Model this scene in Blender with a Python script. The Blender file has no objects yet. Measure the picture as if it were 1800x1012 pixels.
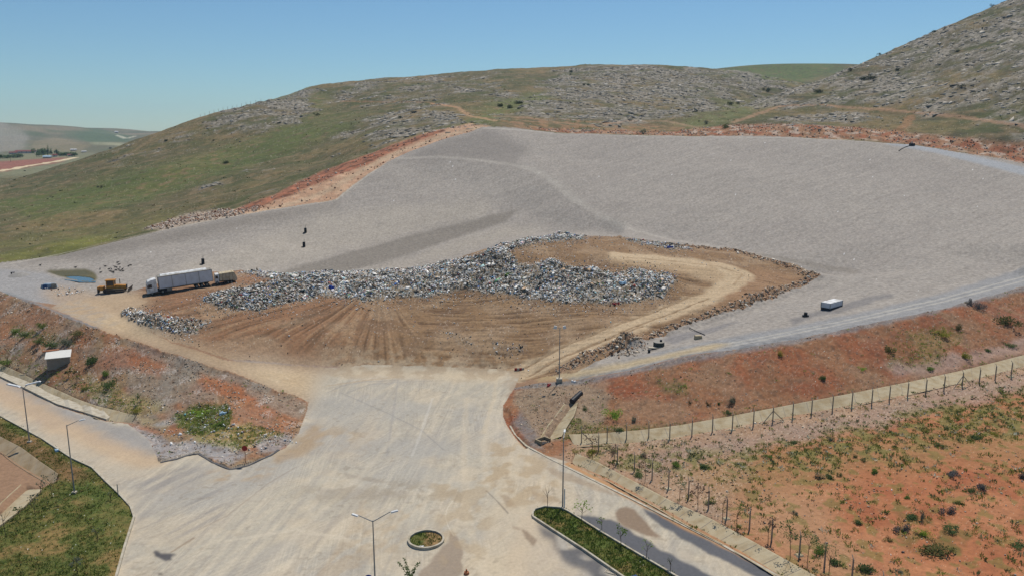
import bpy, math, random
import numpy as np
from mathutils import Vector, Matrix
from mathutils.geometry import delaunay_2d_cdt

Q = 1.0                    # terrain mesh density
rnd = random.Random(7)
scene = bpy.context.scene
COL = scene.collection

# ------------------------------------------------------------------ camera, sky, sun, exposure
CAM_Z = 40.0
FPX = 1360.0
PITCH = math.atan(266.0 / FPX)
cd = bpy.data.cameras.new("camera")
cam = bpy.data.objects.new("camera", cd)
COL.objects.link(cam)
cam.location = (0, 0, CAM_Z)
cam.rotation_euler = (math.radians(90) - PITCH, 0, 0)
cd.sensor_width = 36.0
cd.lens = 36.0 * FPX / 1800.0
cd.clip_start = 0.5
cd.clip_end = 20000
scene.camera = cam

SUN_EL = math.radians(64)
SUN_AZ = math.atan2(0.40, 0.92)          # clockwise from +Y
world = bpy.data.worlds.new("World")
scene.world = world
world.use_nodes = True
wn = world.node_tree
wn.nodes.clear()
wo = wn.nodes.new("ShaderNodeOutputWorld")
wb = wn.nodes.new("ShaderNodeBackground")
sky = wn.nodes.new("ShaderNodeTexSky")
sky.sky_type = 'NISHITA'
sky.sun_disc = False
sky.sun_elevation = SUN_EL
sky.sun_rotation = SUN_AZ
sky.altitude = 1600
sky.air_density = 1.25
sky.dust_density = 0.3
sky.ozone_density = 4.0
wb.inputs[1].default_value = 0.076
tintn = wn.nodes.new("ShaderNodeVectorMath"); tintn.operation = 'MULTIPLY'; tintn.inputs[1].default_value = (0.78, 0.98, 1.06)
wn.links.new(sky.outputs[0], tintn.inputs[0]); wn.links.new(tintn.outputs[0], wb.inputs[0])
wn.links.new(wb.outputs[0], wo.inputs[0])

sd = bpy.data.lights.new("sun", 'SUN')
sd.energy = 4.1
sd.angle = math.radians(0.5)
sd.color = (1.0, 0.93, 0.83)
sun = bpy.data.objects.new("sun", sd)
COL.objects.link(sun)
sdir = Vector((math.sin(SUN_AZ) * math.cos(SUN_EL), math.cos(SUN_AZ) * math.cos(SUN_EL), math.sin(SUN_EL)))
sun.rotation_euler = sdir.to_track_quat('Z', 'Y').to_euler()
sun.location = (0, 0, 200)

scene.view_settings.view_transform = 'Standard'
scene.view_settings.look = 'None'
scene.view_settings.exposure = 0.12
scene.view_settings.gamma = 1.0
scene.cycles.max_bounces = 4
scene.cycles.diffuse_bounces = 2
scene.cycles.volume_bounces = 0
scene.cycles.use_denoising = True

# ------------------------------------------------------------------ maths helpers
CP, SP = math.cos(PITCH), math.sin(PITCH)

def P(u, v, Y=None, z=None):
    """world point seen at photo pixel (u,v), at forward distance Y or at height z"""
    a = (u - 900.0) / FPX
    b = (506.0 - v) / FPX
    dy = CP + b * SP
    dz = -SP + b * CP
    t = Y / dy if Y is not None else (z - CAM_Z) / dz
    return (t * a, t * dy, CAM_Z + t * dz)

_perm = np.random.RandomState(3).permutation(512).astype(np.int64)
_perm = np.concatenate([_perm, _perm, _perm])
_ang = np.random.RandomState(5).rand(512) * 2 * np.pi
_gx, _gy = np.cos(_ang).astype(np.float32), np.sin(_ang).astype(np.float32)

def noise(x, y, s, seed=0):
    """gradient noise, about -1..1, wavelength s"""
    x = x / s + seed * 17.31 + 1000.0
    y = y / s + seed * 9.77 + 1000.0
    xi = np.floor(x).astype(np.int64); yi = np.floor(y).astype(np.int64)
    fx = (x - xi).astype(np.float32); fy = (y - yi).astype(np.float32)
    def g(ix, iy, dx, dy):
        h = _perm[(_perm[ix & 511] + iy) & 511]
        return _gx[h] * dx + _gy[h] * dy
    wx = fx * fx * fx * (fx * (fx * 6 - 15) + 10); wy = fy * fy * fy * (fy * (fy * 6 - 15) + 10)
    a = g(xi, yi, fx, fy); b = g(xi + 1, yi, fx - 1, fy)
    c = g(xi, yi + 1, fx, fy - 1); d = g(xi + 1, yi + 1, fx - 1, fy - 1)
    return ((a + (b - a) * wx) * (1 - wy) + (c + (d - c) * wx) * wy) * 1.5

def fbm(x, y, s, octs=4, seed=0, gain=0.5):
    r = 0; a = 1.0; t = 0
    for k in range(octs):
        r = r + a * noise(x, y, s / 2 ** k, seed + k * 3)
        t += a; a *= gain
    return r / t * 1.5

def hashn(shape, seed=0):
    return np.random.RandomState(seed).rand(*shape).astype(np.float32)

def sm(e0, e1, x):
    t = np.clip((x - e0) / (e1 - e0), 0, 1)
    return t * t * (3 - 2 * t)

def lin(r, g, b, k=1.0):
    f = lambda c: ((c / 255.0 + 0.055) / 1.055) ** 2.4 if c > 10 else c / 255.0 / 12.92
    return np.array([f(r) * k, f(g) * k, f(b) * k], dtype=np.float32)

# ------------------------------------------------------------------ terrain control lines (pixel u, v + forward distance Y or height z)
ctrl = []
def line(pts, kind='Y', step=7.0):
    w = []
    for p in pts:
        w.append(P(p[0], p[1], Y=p[2]) if kind == 'Y' else P(p[0], p[1], z=p[2]))
    wline(w, step)
def wline(w, step=7.0):
    for i in range(len(w) - 1):
        a, b = np.array(w[i]), np.array(w[i + 1])
        L = np.hypot(*(b - a)[:2])
        st = step * max(1.0, a[1] / 150.0)
        n = max(1, int(L / st))
        for k in range(n):
            ctrl.append(tuple(a + (b - a) * k / n))
    ctrl.append(tuple(w[-1]))
def pt(u, v, Y): ctrl.append(P(u, v, Y=Y))

# outer frame
for W in [(-60, 6, 0), (0, 6, 0), (60, 6, 0), (-400, 6, 0), (400, 6, 2), (-400, 80, -1), (300, 70, 4), (-900, 300, 0), (900, 300, 60),
          (-60, 40, 0), (0, 40, 0), (60, 40, 0), (-30, 60, 0), (40, 60, 0)]:
    ctrl.append(W)
# yard and lower roads
line([(-250, 660, 0.4), (-100, 690, 0.3), (0, 720, 0.1), (150, 800, 0.0), (250, 860, 0.0)], 'z')
line([(-300, 600, 0.6), (-120, 618, 0.6), (0, 655, 0.5), (110, 698, 0.4), (235, 740, 0.2), (300, 778, 0.05), (370, 792, 0.0), (440, 812, 0.0), (500, 800, 0.1),
      (535, 760, 0.3), (555, 715, 0.8)], 'z', 5)
line([(300, 900, 0), (600, 900, 0), (900, 900, 0), (1150, 930, 0)], 'z', 12)
line([(500, 850, 0), (700, 800, 0.1), (900, 830, 0)], 'z', 12)
line([(600, 700, 1.0), (750, 690, 1.1), (880, 690, 1.1)], 'z')
line([(620, 760, 0.5), (750, 750, 0.5), (860, 750, 0.5)], 'z')
line([(560, 1100, 0), (900, 1150, 0), (1200, 1100, 0)], 'z', 12)
# left dike crest, outer edge and inner edge of its road
line([(-300, 440, 10.0), (-100, 480, 9.6), (0, 513, 9.2), (60, 536, 8.7), (130, 566, 8.0), (200, 590, 7.2), (300, 622, 5.7), (400, 655, 4.0), (470, 680, 2.7), (530, 704, 1.3)], 'z', 5)
line([(-100, 452, 10.0), (0, 478, 9.8), (90, 500, 9.3), (160, 522, 8.8), (220, 560, 7.9), (300, 600, 6.6), (400, 629, 4.9), (480, 641, 3.2), (560, 650, 2.2), (700, 654, 1.9), (800, 654, 1.9), (880, 652, 2.0), (925, 655, 2.1)], 'z', 5)
# left field below the lower road
line([(-400, 760, -0.5), (-150, 900, -0.5), (-50, 1100, -0.3)], 'z', 10)
line([(-120, 780, 0.0), (0, 850, -0.2), (100, 900, 0)], 'z', 10)
# right crest, outer edge and road inner edge
line([(905, 690, 1.2), (960, 690, 2.0), (1010, 672, 3.3), (1100, 656, 5.0), (1200, 632, 7.0), (1300, 615, 8.2), (1400, 600, 9.2), (1500, 577, 10.2), (1650, 545, 11.3), (1800, 507, 12.4), (2000, 455, 14)], 'z', 5)
line([(930, 655, 2.1), (1000, 655, 3.4), (1100, 628, 5.2), (1180, 610, 6.6), (1300, 585, 8.2), (1420, 562, 9.2), (1500, 545, 10.0), (1650, 510, 11.2), (1800, 475, 12.6), (2000, 430, 14.5)], 'z', 5)
# foot of right dike, drain and fence
line([(900, 745, 0.2), (950, 778, 0.2), (1000, 775, 0.5), (1080, 770, 0.9), (1200, 755, 1.8), (1300, 735, 2.6), (1400, 718, 3.3), (1500, 698, 4.0), (1650, 665, 4.8), (1800, 628, 5.6), (2000, 580, 6.6)], 'z', 5)
line([(1020, 788, 0.3), (1100, 790, 0.8), (1200, 772, 1.7), (1400, 732, 3.2), (1650, 685, 4.6), (1800, 655, 5.3), (2000, 610, 6)], 'z', 6)
# right field
line([(1000, 800, 0.1), (1100, 865, 0.1), (1250, 950, 0.2), (1400, 1040, 0.3), (1600, 1150, 0.4)], 'z', 8)
line([(1250, 850, 0.7), (1500, 830, 1.6), (1800, 760, 3.5), (2100, 700, 5)], 'z', 10)
line([(1500, 960, 0.5), (1800, 900, 1.6), (2100, 860, 3)], 'z', 10)
# waste mound: shoulders and plateau
line([(215, 548, 8.3), (270, 530, 9.2), (370, 512, 10.0), (420, 492, 10.6)], 'z')
line([(260, 560, 9.0), (350, 560, 8.6), (450, 570, 7.6), (560, 590, 5.8), (700, 600, 5.0), (850, 600, 5.0), (930, 600, 5.0)], 'z')
line([(360, 530, 10.2), (450, 535, 9.6), (560, 535, 8.8), (700, 528, 8.6), (800, 522, 8.8), (900, 530, 8.8), (1000, 540, 8.6), (1100, 540, 8.6), (1180, 530, 9.2), (1215, 500, 10.6)], 'z')
line([(420, 500, 11.0), (500, 490, 11.0), (600, 488, 11.2), (700, 486, 11.4), (780, 478, 12.0), (850, 455, 14.4), (880, 444, 15.4), (940, 455, 14.6), (1000, 475, 13.0), (1120, 486, 12.0), (1190, 487, 11.8)], 'z')
line([(880, 440, 16.0), (900, 432, 16.3), (950, 421, 16.8), (1000, 418, 16.6), (1080, 423, 16.0), (1180, 438, 14.6), (1280, 447, 13.6), (1380, 472, 11.6), (1420, 488, 10.8)], 'z')
line([(960, 438, 15.8), (1060, 446, 15.2), (1180, 457, 13.8), (1270, 470, 12.6), (1310, 492, 11.2), (1240, 530, 9.3), (1130, 575, 7.0), (1030, 618, 4.8), (960, 645, 3.0)], 'z')
line([(1360, 500, 10.8), (1300, 528, 9.8), (1200, 562, 8.0), (1110, 595, 6.4), (1030, 630, 4.6)], 'z')
# gravel behind and right of the mound (lower)
line([(440, 478, 178), (520, 484, 178), (620, 482, 181), (720, 474, 186), (800, 455, 193), (860, 432, 202), (930, 412, 212), (1000, 408, 214), (1090, 414, 208), (1180, 427, 196), (1300, 442, 184), (1400, 462, 172), (1450, 490, 160)])
line([(1450, 492, 9.3), (1400, 515, 8.8), (1300, 548, 7.9), (1200, 580, 6.8), (1130, 606, 5.6)], 'z')
# berm in the basin floor
line([(510, 472, 183), (640, 436, 201), (760, 404, 215), (880, 374, 228), (920, 366, 231)])
line([(590, 480, 181), (700, 452, 194), (800, 418, 209), (880, 393, 220)])
line([(320, 470, 175), (400, 450, 184), (520, 425, 202), (640, 395, 216), (760, 370, 227), (860, 352, 236)])
line([(180, 470, 176), (250, 450, 183), (350, 428, 195), (450, 405, 206), (580, 385, 219), (700, 368, 228), (840, 340, 240)])
# left rim of the basin
line([(-250, 480, 158), (-80, 478, 172), (20, 463, 183), (100, 450, 188), (180, 431, 193), (250, 414, 200), (330, 397, 207), (400, 384, 213), (500, 367, 223), (590, 352, 233), (622, 326, 246), (655, 302, 258), (690, 279, 272), (760, 252, 287), (850, 226, 302)], step=6)
line([(-250, 476, 162), (-80, 473, 176), (20, 459, 187), (100, 446, 192), (250, 409, 205), (330, 392, 212), (400, 378, 219), (450, 372, 224), (500, 362, 229), (560, 346, 239), (620, 313, 254), (700, 272, 280), (780, 240, 296), (850, 223, 308)], step=6)
line([(420, 373, 226), (450, 365, 231), (500, 342, 240), (560, 315, 252), (620, 290, 266), (690, 262, 288), (780, 232, 304), (850, 219, 318)], step=6)
# top rim of the basin
line([(850, 226, 302), (900, 229, 305), (1000, 236, 305), (1100, 238, 303), (1200, 240, 300), (1300, 242, 296), (1400, 244, 290), (1500, 248, 282), (1560, 252, 274), (1640, 268, 260), (1720, 286, 247), (1800, 307, 234), (1950, 350, 215)])
line([(900, 225, 309), (1000, 233, 310), (1100, 236, 308), (1200, 238, 306), (1300, 240, 302), (1400, 241, 297), (1500, 243, 290), (1600, 250, 279), (1700, 267, 266), (1800, 286, 253), (1950, 325, 232)])
line([(900, 221, 316), (1000, 228, 318), (1100, 234, 316), (1200, 236, 314), (1300, 231, 308), (1400, 226, 302), (1500, 228, 296), (1600, 234, 286), (1700, 246, 274), (1800, 258, 262), (1950, 290, 244)])
# swale through the basin
line([(700, 279, 271), (770, 276, 271), (830, 279, 268), (930, 296, 256), (960, 312, 249), (985, 335, 239), (1040, 372, 222), (1100, 400, 207), (1180, 420, 196), (1300, 436, 186), (1450, 478, 164)])
pt(760, 310, 256); pt(880, 330, 244); pt(1000, 262, 282); pt(1090, 300, 262)
# right slope
line([(1250, 300, 252), (1400, 330, 232), (1600, 345, 216), (1800, 372, 198), (1950, 395, 196)], step=14)
line([(1450, 430, 183), (1600, 430, 178), (1800, 428, 170), (1950, 425, 180)], step=14)
line([(1500, 490, 158), (1650, 475, 158), (1800, 452, 158), (1950, 440, 172)], step=10)
# ---- hills
for q in [(-80, 400, 260), (-150, 360, 340), (0, 400, 262), (0, 352, 340), (150, 400, 250), (150, 342, 330), (275, 370, 262), (275, 300, 362), (400, 335, 290), (400, 262, 405),
          (520, 225, 430), (550, 285, 330), (700, 205, 400), (640, 243, 332), (600, 190, 500), (820, 213, 340), (830, 180, 430), (950, 190, 400), (1100, 160, 480), (1100, 213, 350),
          (1250, 170, 470), (1180, 228, 330), (950, 150, 530), (800, 150, 540), (700, 165, 520), (300, 262, 420), (450, 195, 480),
          (1350, 212, 335), (1500, 190, 350), (1500, 215, 312), (1650, 205, 312), (1650, 130, 385), (1800, 222, 280), (1800, 120, 345), (1800, 40, 430), (1350, 190, 360),
          (1950, 220, 262), (1950, 100, 330), (1700, 60, 440), (1560, 130, 410), (1400, 175, 380), (1320, 150, 560), (1420, 165, 560)]:
    pt(*q)
line([(-300, 345, 400), (-100, 338, 405), (0, 324, 420), (60, 305, 430), (120, 283, 440), (150, 272, 450), (210, 250, 465), (275, 225, 480), (330, 205, 500), (380, 190, 520), (440, 172, 540), (500, 158, 560), (545, 152, 575)], step=8)
line([(525, 153, 640), (560, 148, 645), (600, 149, 640), (660, 138, 645), (720, 130, 650), (830, 118, 655), (900, 117, 670), (950, 117, 680), (1000, 110, 680), (1060, 108, 670), (1100, 107, 655), (1150, 104, 650), (1200, 110, 655), (1290, 116, 665), (1345, 125, 650), (1400, 136, 640), (1440, 150, 600)], step=8)
line([(1200, 219, 335), (1240, 207, 350), (1290, 191, 372), (1350, 168, 400), (1420, 140, 425), (1495, 107, 445), (1550, 82, 455), (1600, 60, 462), (1680, 22, 475), (1740, -3, 485), (1850, -50, 495), (2100, -130, 510)], step=8)
# behind the skylines
for u, Y, z in [(-300, 520, 12), (0, 520, 12), (150, 540, 14), (275, 600, 20), (380, 660, 35), (500, 700, 55), (450, 620, 50), (330, 580, 30), (60, 500, 12),
                (560, 760, 70), (700, 800, 75), (900, 820, 78), (1100, 800, 80), (1250, 800, 75), (1380, 780, 70), (1480, 640, 55),
                (1350, 470, 50), (1420, 500, 58), (1500, 540, 66), (1600, 600, 80), (1740, 640, 95), (2000, 700, 100), (1270, 430, 50)]:
    a = (u - 900) / FPX
    ctrl.append((a * Y * 1.0, Y, z))
# far green hill on the right, far hills on the left
line([(1240, 122, 1000), (1300, 114, 1010), (1380, 106, 1050), (1440, 103, 1080), (1500, 104, 1100), (1600, 112, 1150), (1800, 130, 1200)], step=8)
line([(1300, 140, 850), (1400, 142, 850), (1480, 140, 850), (1700, 150, 850)], step=10)
for x, y, z in [(-1200, 560, 12), (-700, 560, 12), (-450, 560, 12), (-350, 700, 11), (-1500, 900, 12), (-700, 900, 13), (-500, 900, 13), (-900, 1100, 14), (-600, 1100, 14), (-350, 1100, 16),
                (300, 1500, 60), (900, 1500, 70), (1500, 900, 90), (0, 1300, 60), (-200, 900, 50), (0, 1000, 60), (-150, 1400, 50), (-2500, 1000, 14),
                (-18000, 4000, -20), (0, 4200, -20), (18000, 4000, -20), (-4000, 2000, 60), (4000, 2000, 60)]:
    ctrl.append((x, y, z))
line([(-500, 215, 2200), (-200, 200, 2250), (0, 204, 2250), (30, 207, 2300), (90, 207, 2400), (140, 213, 2400), (200, 220, 2450), (280, 226, 2500), (400, 228, 2500), (600, 225, 2500)], step=10)
line([(-300, 262, 1200), (0, 262, 1250), (60, 262, 1250), (130, 262, 1250), (200, 262, 1200), (260, 262, 1150)], step=8)
line([(-100, 235, 1500), (0, 232, 1550), (50, 236, 1600), (100, 240, 1700), (200, 244, 1700), (300, 243, 1700)], step=8)

# ------------------------------------------------------------------ triangulate and sample on a fan-shaped grid (x = s * y)
cp2 = []
seen = set()
for c in ctrl:
    k = (round(c[0], 1), round(c[1], 1))
    if k not in seen:
        seen.add(k); cp2.append(c)
res = delaunay_2d_cdt([Vector((c[0], c[1])) for c in cp2], [], [], 0, 1e-4)
tv = np.array([(v.x, v.y) for v in res[0]])
tz = np.array([cp2[o[0]][2] for o in res[3]])
tf = [f for f in res[2] if len(f) == 3]

sc_ = np.arange(-0.86, 0.8601, 0.00105 / Q)
S = np.concatenate([-np.geomspace(4.0, 0.9, 25), sc_, np.geomspace(0.9, 4.0, 25)])
Yl = [8.0]
while Yl[-1] < 3500:
    y = Yl[-1]
    if y < 57: d = 2.0
    elif y > 1300: d = y / 90.0
    else: d = (0.55 if 84 < y < 170 else 0.85) * min(y * y / 31000.0, y / 270.0) / Q
    Yl.append(y + d)
Y1 = np.array(Yl)
NR, NC = len(Y1), len(S)
GY = np.repeat(Y1[:, None], NC, 1)
GX = GY * S[None, :]
Z = np.full((NR, NC), np.nan)
for f in tf:
    A, B, C = tv[f[0]], tv[f[1]], tv[f[2]]
    ys = (A[1], B[1], C[1]); ss = (A[0] / A[1], B[0] / B[1], C[0] / C[1])
    r0, r1 = np.searchsorted(Y1, min(ys)) - 1, np.searchsorted(Y1, max(ys)) + 1
    c0, c1 = np.searchsorted(S, min(ss)) - 1, np.searchsorted(S, max(ss)) + 1
    r0, c0 = max(r0, 0), max(c0, 0)
    X = GX[r0:r1, c0:c1]; Yy = GY[r0:r1, c0:c1]
    if X.size == 0: continue
    det = (B[0] - A[0]) * (C[1] - A[1]) - (C[0] - A[0]) * (B[1] - A[1])
    if abs(det) < 1e-9: continue
    l1 = ((X - A[0]) * (C[1] - A[1]) - (C[0] - A[0]) * (Yy - A[1])) / det
    l2 = ((B[0] - A[0]) * (Yy - A[1]) - (X - A[0]) * (B[1] - A[1])) / det
    m = (l1 >= -1e-6) & (l2 >= -1e-6) & (l1 + l2 <= 1 + 1e-6)
    zz = tz[f[0]] * (1 - l1 - l2) + tz[f[1]] * l1 + tz[f[2]] * l2
    sub = Z[r0:r1, c0:c1]
    sub[m] = zz[m]
# fill anything outside the hull from the nearest column
bad = np.isnan(Z)
for r in np.where(bad.any(1))[0]:
    ok = ~bad[r]
    Z[r] = np.interp(S, S[ok], Z[r][ok]) if ok.any() else (Z[r - 1] if r else 0)

def box(A, n, axis):
    if n < 1: return A
    pad = [(0, 0), (0, 0)]; pad[axis] = (n + 1, n)
    c = np.cumsum(np.pad(A, pad, mode='edge'), axis=axis, dtype=np.float64)
    k = 2 * n + 1
    return ((c[k:] - c[:-k]) if axis == 0 else (c[:, k:] - c[:, :-k])) / k
def blur(A, n, it=2):
    for _ in range(it):
        A = box(box(A, n, 0), n, 1)
    return A
n1 = max(2, int(4 * Q)); n2 = int(16 * Q)
Zs = blur(Z, n1); Zb = blur(Z, n2)
wf = sm(320, 380, GY)
Z = Zs * (1 - wf) + Zb * wf

# ------------------------------------------------------------------ looking up the ground
def zat(x, y):
    s = x / y
    fi = np.interp(y, Y1, np.arange(NR)); fj = np.interp(s, S, np.arange(NC))
    i, j = int(min(fi, NR - 2)), int(min(fj, NC - 2))
    a, b = fi - i, fj - j
    return float(Z[i, j] * (1 - a) * (1 - b) + Z[i + 1, j] * a * (1 - b) + Z[i, j + 1] * (1 - a) * b + Z[i + 1, j + 1] * a * b)

def at(u, v):
    """the ground point that the photo shows at pixel (u, v)"""
    a = (u - 900.0) / FPX; b = (506.0 - v) / FPX
    dy = CP + b * SP; dz = -SP + b * CP
    s = a / dy; m = dz / dy
    fj = np.interp(s, S, np.arange(NC)); j = int(min(fj, NC - 2)); w = fj - j
    prof = Z[:, j] * (1 - w) + Z[:, j + 1] * w
    g = CAM_Z + Y1 * m - prof
    k = np.where((g[1:] <= 0) & (g[:-1] > 0) & (Y1[1:] > 25))[0]
    if len(k) == 0:
        k0 = int(np.argmin(np.where(Y1 > 200, g, 1e9)))
        y = Y1[k0]
    else:
        k0 = k[0]
        t = g[k0] / (g[k0] - g[k0 + 1] + 1e-9)
        y = Y1[k0] + t * (Y1[k0 + 1] - Y1[k0])
    return (s * y, y, zat(s * y, y))

def wpoly(pts, step=14):
    out = []
    n = len(pts)
    for i in range(n):
        p, q = pts[i], pts[(i + 1) % n]
        k = max(1, int(math.hypot(q[0] - p[0], q[1] - p[1]) / step))
        for j in range(k):
            out.append(at(p[0] + (q[0] - p[0]) * j / k, p[1] + (q[1] - p[1]) * j / k)[:2])
    return np.array(out)
def wpath(pts, step=10):
    out = []
    for i in range(len(pts) - 1):
        p, q = pts[i], pts[i + 1]
        k = max(1, int(math.hypot(q[0] - p[0], q[1] - p[1]) / step))
        for j in range(k):
            out.append(at(p[0] + (q[0] - p[0]) * j / k, p[1] + (q[1] - p[1]) * j / k))
    out.append(at(*pts[-1]))
    return np.array(out)

_nc = {}
def N(s, seed=0, octs=1):
    k = (s, seed, octs)
    if k not in _nc:
        _nc[k] = (noise(GX, GY, s, seed) if octs == 1 else fbm(GX, GY, s, octs, seed)).astype(np.float32)
    return _nc[k]

def mask(pts, rag=0.0, soft=1, world=False, step=14, big=0.0):
    W = np.array(pts) if world else wpoly(pts, step)
    pad = 3 * rag + 2 * big + 2
    r0 = max(0, np.searchsorted(Y1, W[:, 1].min() - pad) - 2); r1 = np.searchsorted(Y1, W[:, 1].max() + pad) + 2
    ss = W[:, 0] / W[:, 1]; e = pad / max(20, W[:, 1].min())
    c0 = max(0, np.searchsorted(S, ss.min() - e) - 2); c1 = np.searchsorted(S, ss.max() + e) + 2
    X = GX[r0:r1, c0:c1]; Yy = GY[r0:r1, c0:c1]
    if rag:
        X = X + rag * (N(7, 1)[r0:r1, c0:c1] + 0.6 * N(1.8, 2)[r0:r1, c0:c1]); Yy = Yy + rag * (N(7, 3)[r0:r1, c0:c1] + 0.6 * N(1.8, 4)[r0:r1, c0:c1])
    if big:
        X = X + big * N(34, 21, 2)[r0:r1, c0:c1]; Yy = Yy + big * N(34, 22, 2)[r0:r1, c0:c1]
    ins = np.zeros(X.shape, bool)
    n = len(W)
    for i in range(n):
        x0, y0 = W[i]; x1, y1 = W[(i + 1) % n]
        if y0 == y1: continue
        rr = slice(None)
        cr = ((y0 > Yy) != (y1 > Yy)) & (X < (x1 - x0) * (Yy - y0) / (y1 - y0) + x0)
        ins ^= cr
    M = np.zeros((NR, NC), np.float32)
    M[r0:r1, c0:c1] = ins
    if soft: M = blur(M, max(1, int(soft * Q))).astype(np.float32)
    return M

def dist(W, maxd):
    """distance to a world polyline, clipped at maxd, and signed side"""
    W = np.asarray(W)[:, :2]
    D = np.full((NR, NC), maxd, np.float32)
    for i in range(len(W) - 1):
        p, q = W[i], W[i + 1]
        ylo, yhi = min(p[1], q[1]) - maxd, max(p[1], q[1]) + maxd
        r0 = max(0, np.searchsorted(Y1, ylo)); r1 = np.searchsorted(Y1, yhi)
        yy = max(10, ylo)
        slo = min((min(p[0], q[0]) - maxd) / yy, (min(p[0], q[0]) - maxd) / max(yhi, 10)); shi = max((max(p[0], q[0]) + maxd) / yy, (max(p[0], q[0]) + maxd) / max(yhi, 10))
        c0 = max(0, np.searchsorted(S, slo)); c1 = np.searchsorted(S, shi)
        X = GX[r0:r1, c0:c1]; Yy = GY[r0:r1, c0:c1]
        if X.size == 0: continue
        d = q - p; L = d @ d + 1e-9
        t = np.clip(((X - p[0]) * d[0] + (Yy - p[1]) * d[1]) / L, 0, 1)
        dd = np.hypot(X - p[0] - t * d[0], Yy - p[1] - t * d[1])
        D[r0:r1, c0:c1] = np.minimum(D[r0:r1, c0:c1], dd)
    return D
def stroke(pts, w, soft=0.5, rag=0.0):
    D = dist(wpath(pts), w + soft * 2 + rag * 2)
    if rag: D = D + rag * N(2.5, 8)
    return (1 - sm(w - soft, w + soft, D)).astype(np.float32)

# ------------------------------------------------------------------ regions
GRND, YARD, GRAV, HILL, DIKE, MOUND, LAWN, FIELD, TRACK, POND = range(10)
K = np.full((NR, NC), GRND, np.uint8)

lawn_kerb = [(-120, 662), (0, 731), (75, 772), (125, 805), (162, 822), (187, 847), (210, 869), (230, 891), (236, 909), (220, 959), (205, 1012), (185, 1075), (160, 1130)]
drain_a_up = [(-140, 690), (0, 769), (50, 801), (100, 834)]
m_hill = (GY > 166).astype(np.float32)
m_grav = mask([(-250, 476), (-80, 473), (20, 461), (100, 448), (180, 430), (250, 412), (330, 395), (400, 382), (500, 365), (575, 355), (592, 350), (620, 325), (655, 300), (690, 278), (760, 251), (850, 225), (900, 226), (1000, 234),
               (1200, 239), (1400, 242), (1500, 246), (1600, 254), (1700, 271), (1800, 288), (1950, 330), (2100, 400), (1950, 470), (1800, 504), (1650, 543), (1500, 575), (1400, 597), (1200, 628), (1100, 652), (1010, 668),
               (960, 660), (905, 655), (560, 600), (215, 545), (150, 540), (60, 530), (0, 512), (-300, 440)], 0.3, 0)
mound_px = [(150, 528), (235, 510), (330, 480), (420, 474), (500, 484), (620, 478), (720, 471), (790, 458), (860, 436), (920, 421), (985, 413), (1080, 416), (1180, 428), (1290, 439), (1400, 466), (1442, 489), (1405, 508), (1290, 547), (1200, 577),
            (1130, 605), (1060, 630), (1010, 655), (905, 672), (870, 652), (700, 652), (560, 643), (480, 637), (400, 628), (300, 600), (215, 562)]
m_mound = mask(mound_px, 0.5, 0)
yard_px = [(545, 690), (560, 650), (640, 640), (870, 648), (915, 655), (905, 680), (884, 712), (884, 730), (905, 762), (925, 785), (962, 800), (1000, 812), (1100, 867), (1150, 897), (1262, 952), (1370, 1012), (1480, 1075), (1350, 1200), (200, 1250), (160, 1130)] + \
          lawn_kerb[::-1][1:] + [(-300, 590), (-120, 600), (0, 662), (100, 712), (187, 740), (225, 744), (262, 772), (280, 812), (307, 807), (325, 800), (350, 797), (375, 812), (405, 824), (437, 817), (470, 802), (500, 788), (525, 760), (540, 720)]
m_yard = mask(yard_px, 0.0, 0, step=8)
dirt_left = [(120, 528), (215, 515), (260, 530), (225, 548), (225, 562), (300, 603), (400, 632), (480, 640), (560, 645), (640, 652), (640, 690), (548, 700), (540, 706), (500, 690), (400, 654), (300, 621), (200, 588), (140, 562), (90, 540)]
m_dirtl = mask(dirt_left, 0.35, 0)
m_dikel = mask([(-300, 440), (0, 512), (60, 535), (130, 565), (200, 590), (300, 622), (400, 655), (470, 680), (540, 706), (535, 730), (525, 762), (500, 790), (470, 802), (437, 817), (405, 824), (375, 812), (350, 797), (325, 800), (307, 807), (280, 812), (262, 772),
                (225, 744), (187, 740), (100, 712), (0, 662), (-300, 590)], 0.0, 0, step=8)
m_diker = mask([(905, 680), (960, 672), (1010, 668), (1100, 652), (1200, 628), (1300, 613), (1400, 597), (1500, 575), (1650, 543), (1800, 504), (1950, 470), (2200, 420), (2200, 560), (1800, 626), (1650, 663), (1500, 696), (1400, 716), (1300, 733), (1200, 752), (1080, 768),
                (1000, 776), (990, 800), (962, 800), (925, 785), (905, 762), (884, 730), (884, 712)], 0.0, 0, step=8)
m_field = mask([(990, 782), (1080, 768), (1200, 752), (1400, 716), (1650, 663), (1800, 626), (2300, 540), (2400, 1300), (1600, 1250), (1480, 1075), (1370, 1012), (1262, 952), (1150, 897), (1100, 867), (1000, 812), (985, 800)], 0.0, 0, step=10)
m_lawn = mask(lawn_kerb + [(0, 1200), (-300, 1150), (-300, 1060), (-100, 975), (0, 924), (72, 860), (104, 842), (100, 834), (50, 801), (0, 769), (-140, 690)], 0.0, 0)
median_px = [(936, 904), (940, 896), (957, 891), (985, 893), (1000, 900), (1060, 938), (1182, 1010), (1290, 1075), (1200, 1085), (1087, 1009), (1025, 966), (975, 934), (937, 909)]
m_med = mask(median_px, 0.0, 0, step=6)
circ_c = at(749, 950)
m_circ = (np.hypot(GX - circ_c[0], GY - circ_c[1]) < 1.75).astype(np.float32)
pond_px = [(80, 476), (150, 472), (162, 478), (172, 487), (168, 494), (150, 497), (120, 490), (95, 482)]
water_px = [(112, 484), (135, 483), (158, 486), (167, 491), (160, 495), (140, 494), (122, 489)]
m_wat = mask(water_px, 0.15, 0, step=4)

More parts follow.
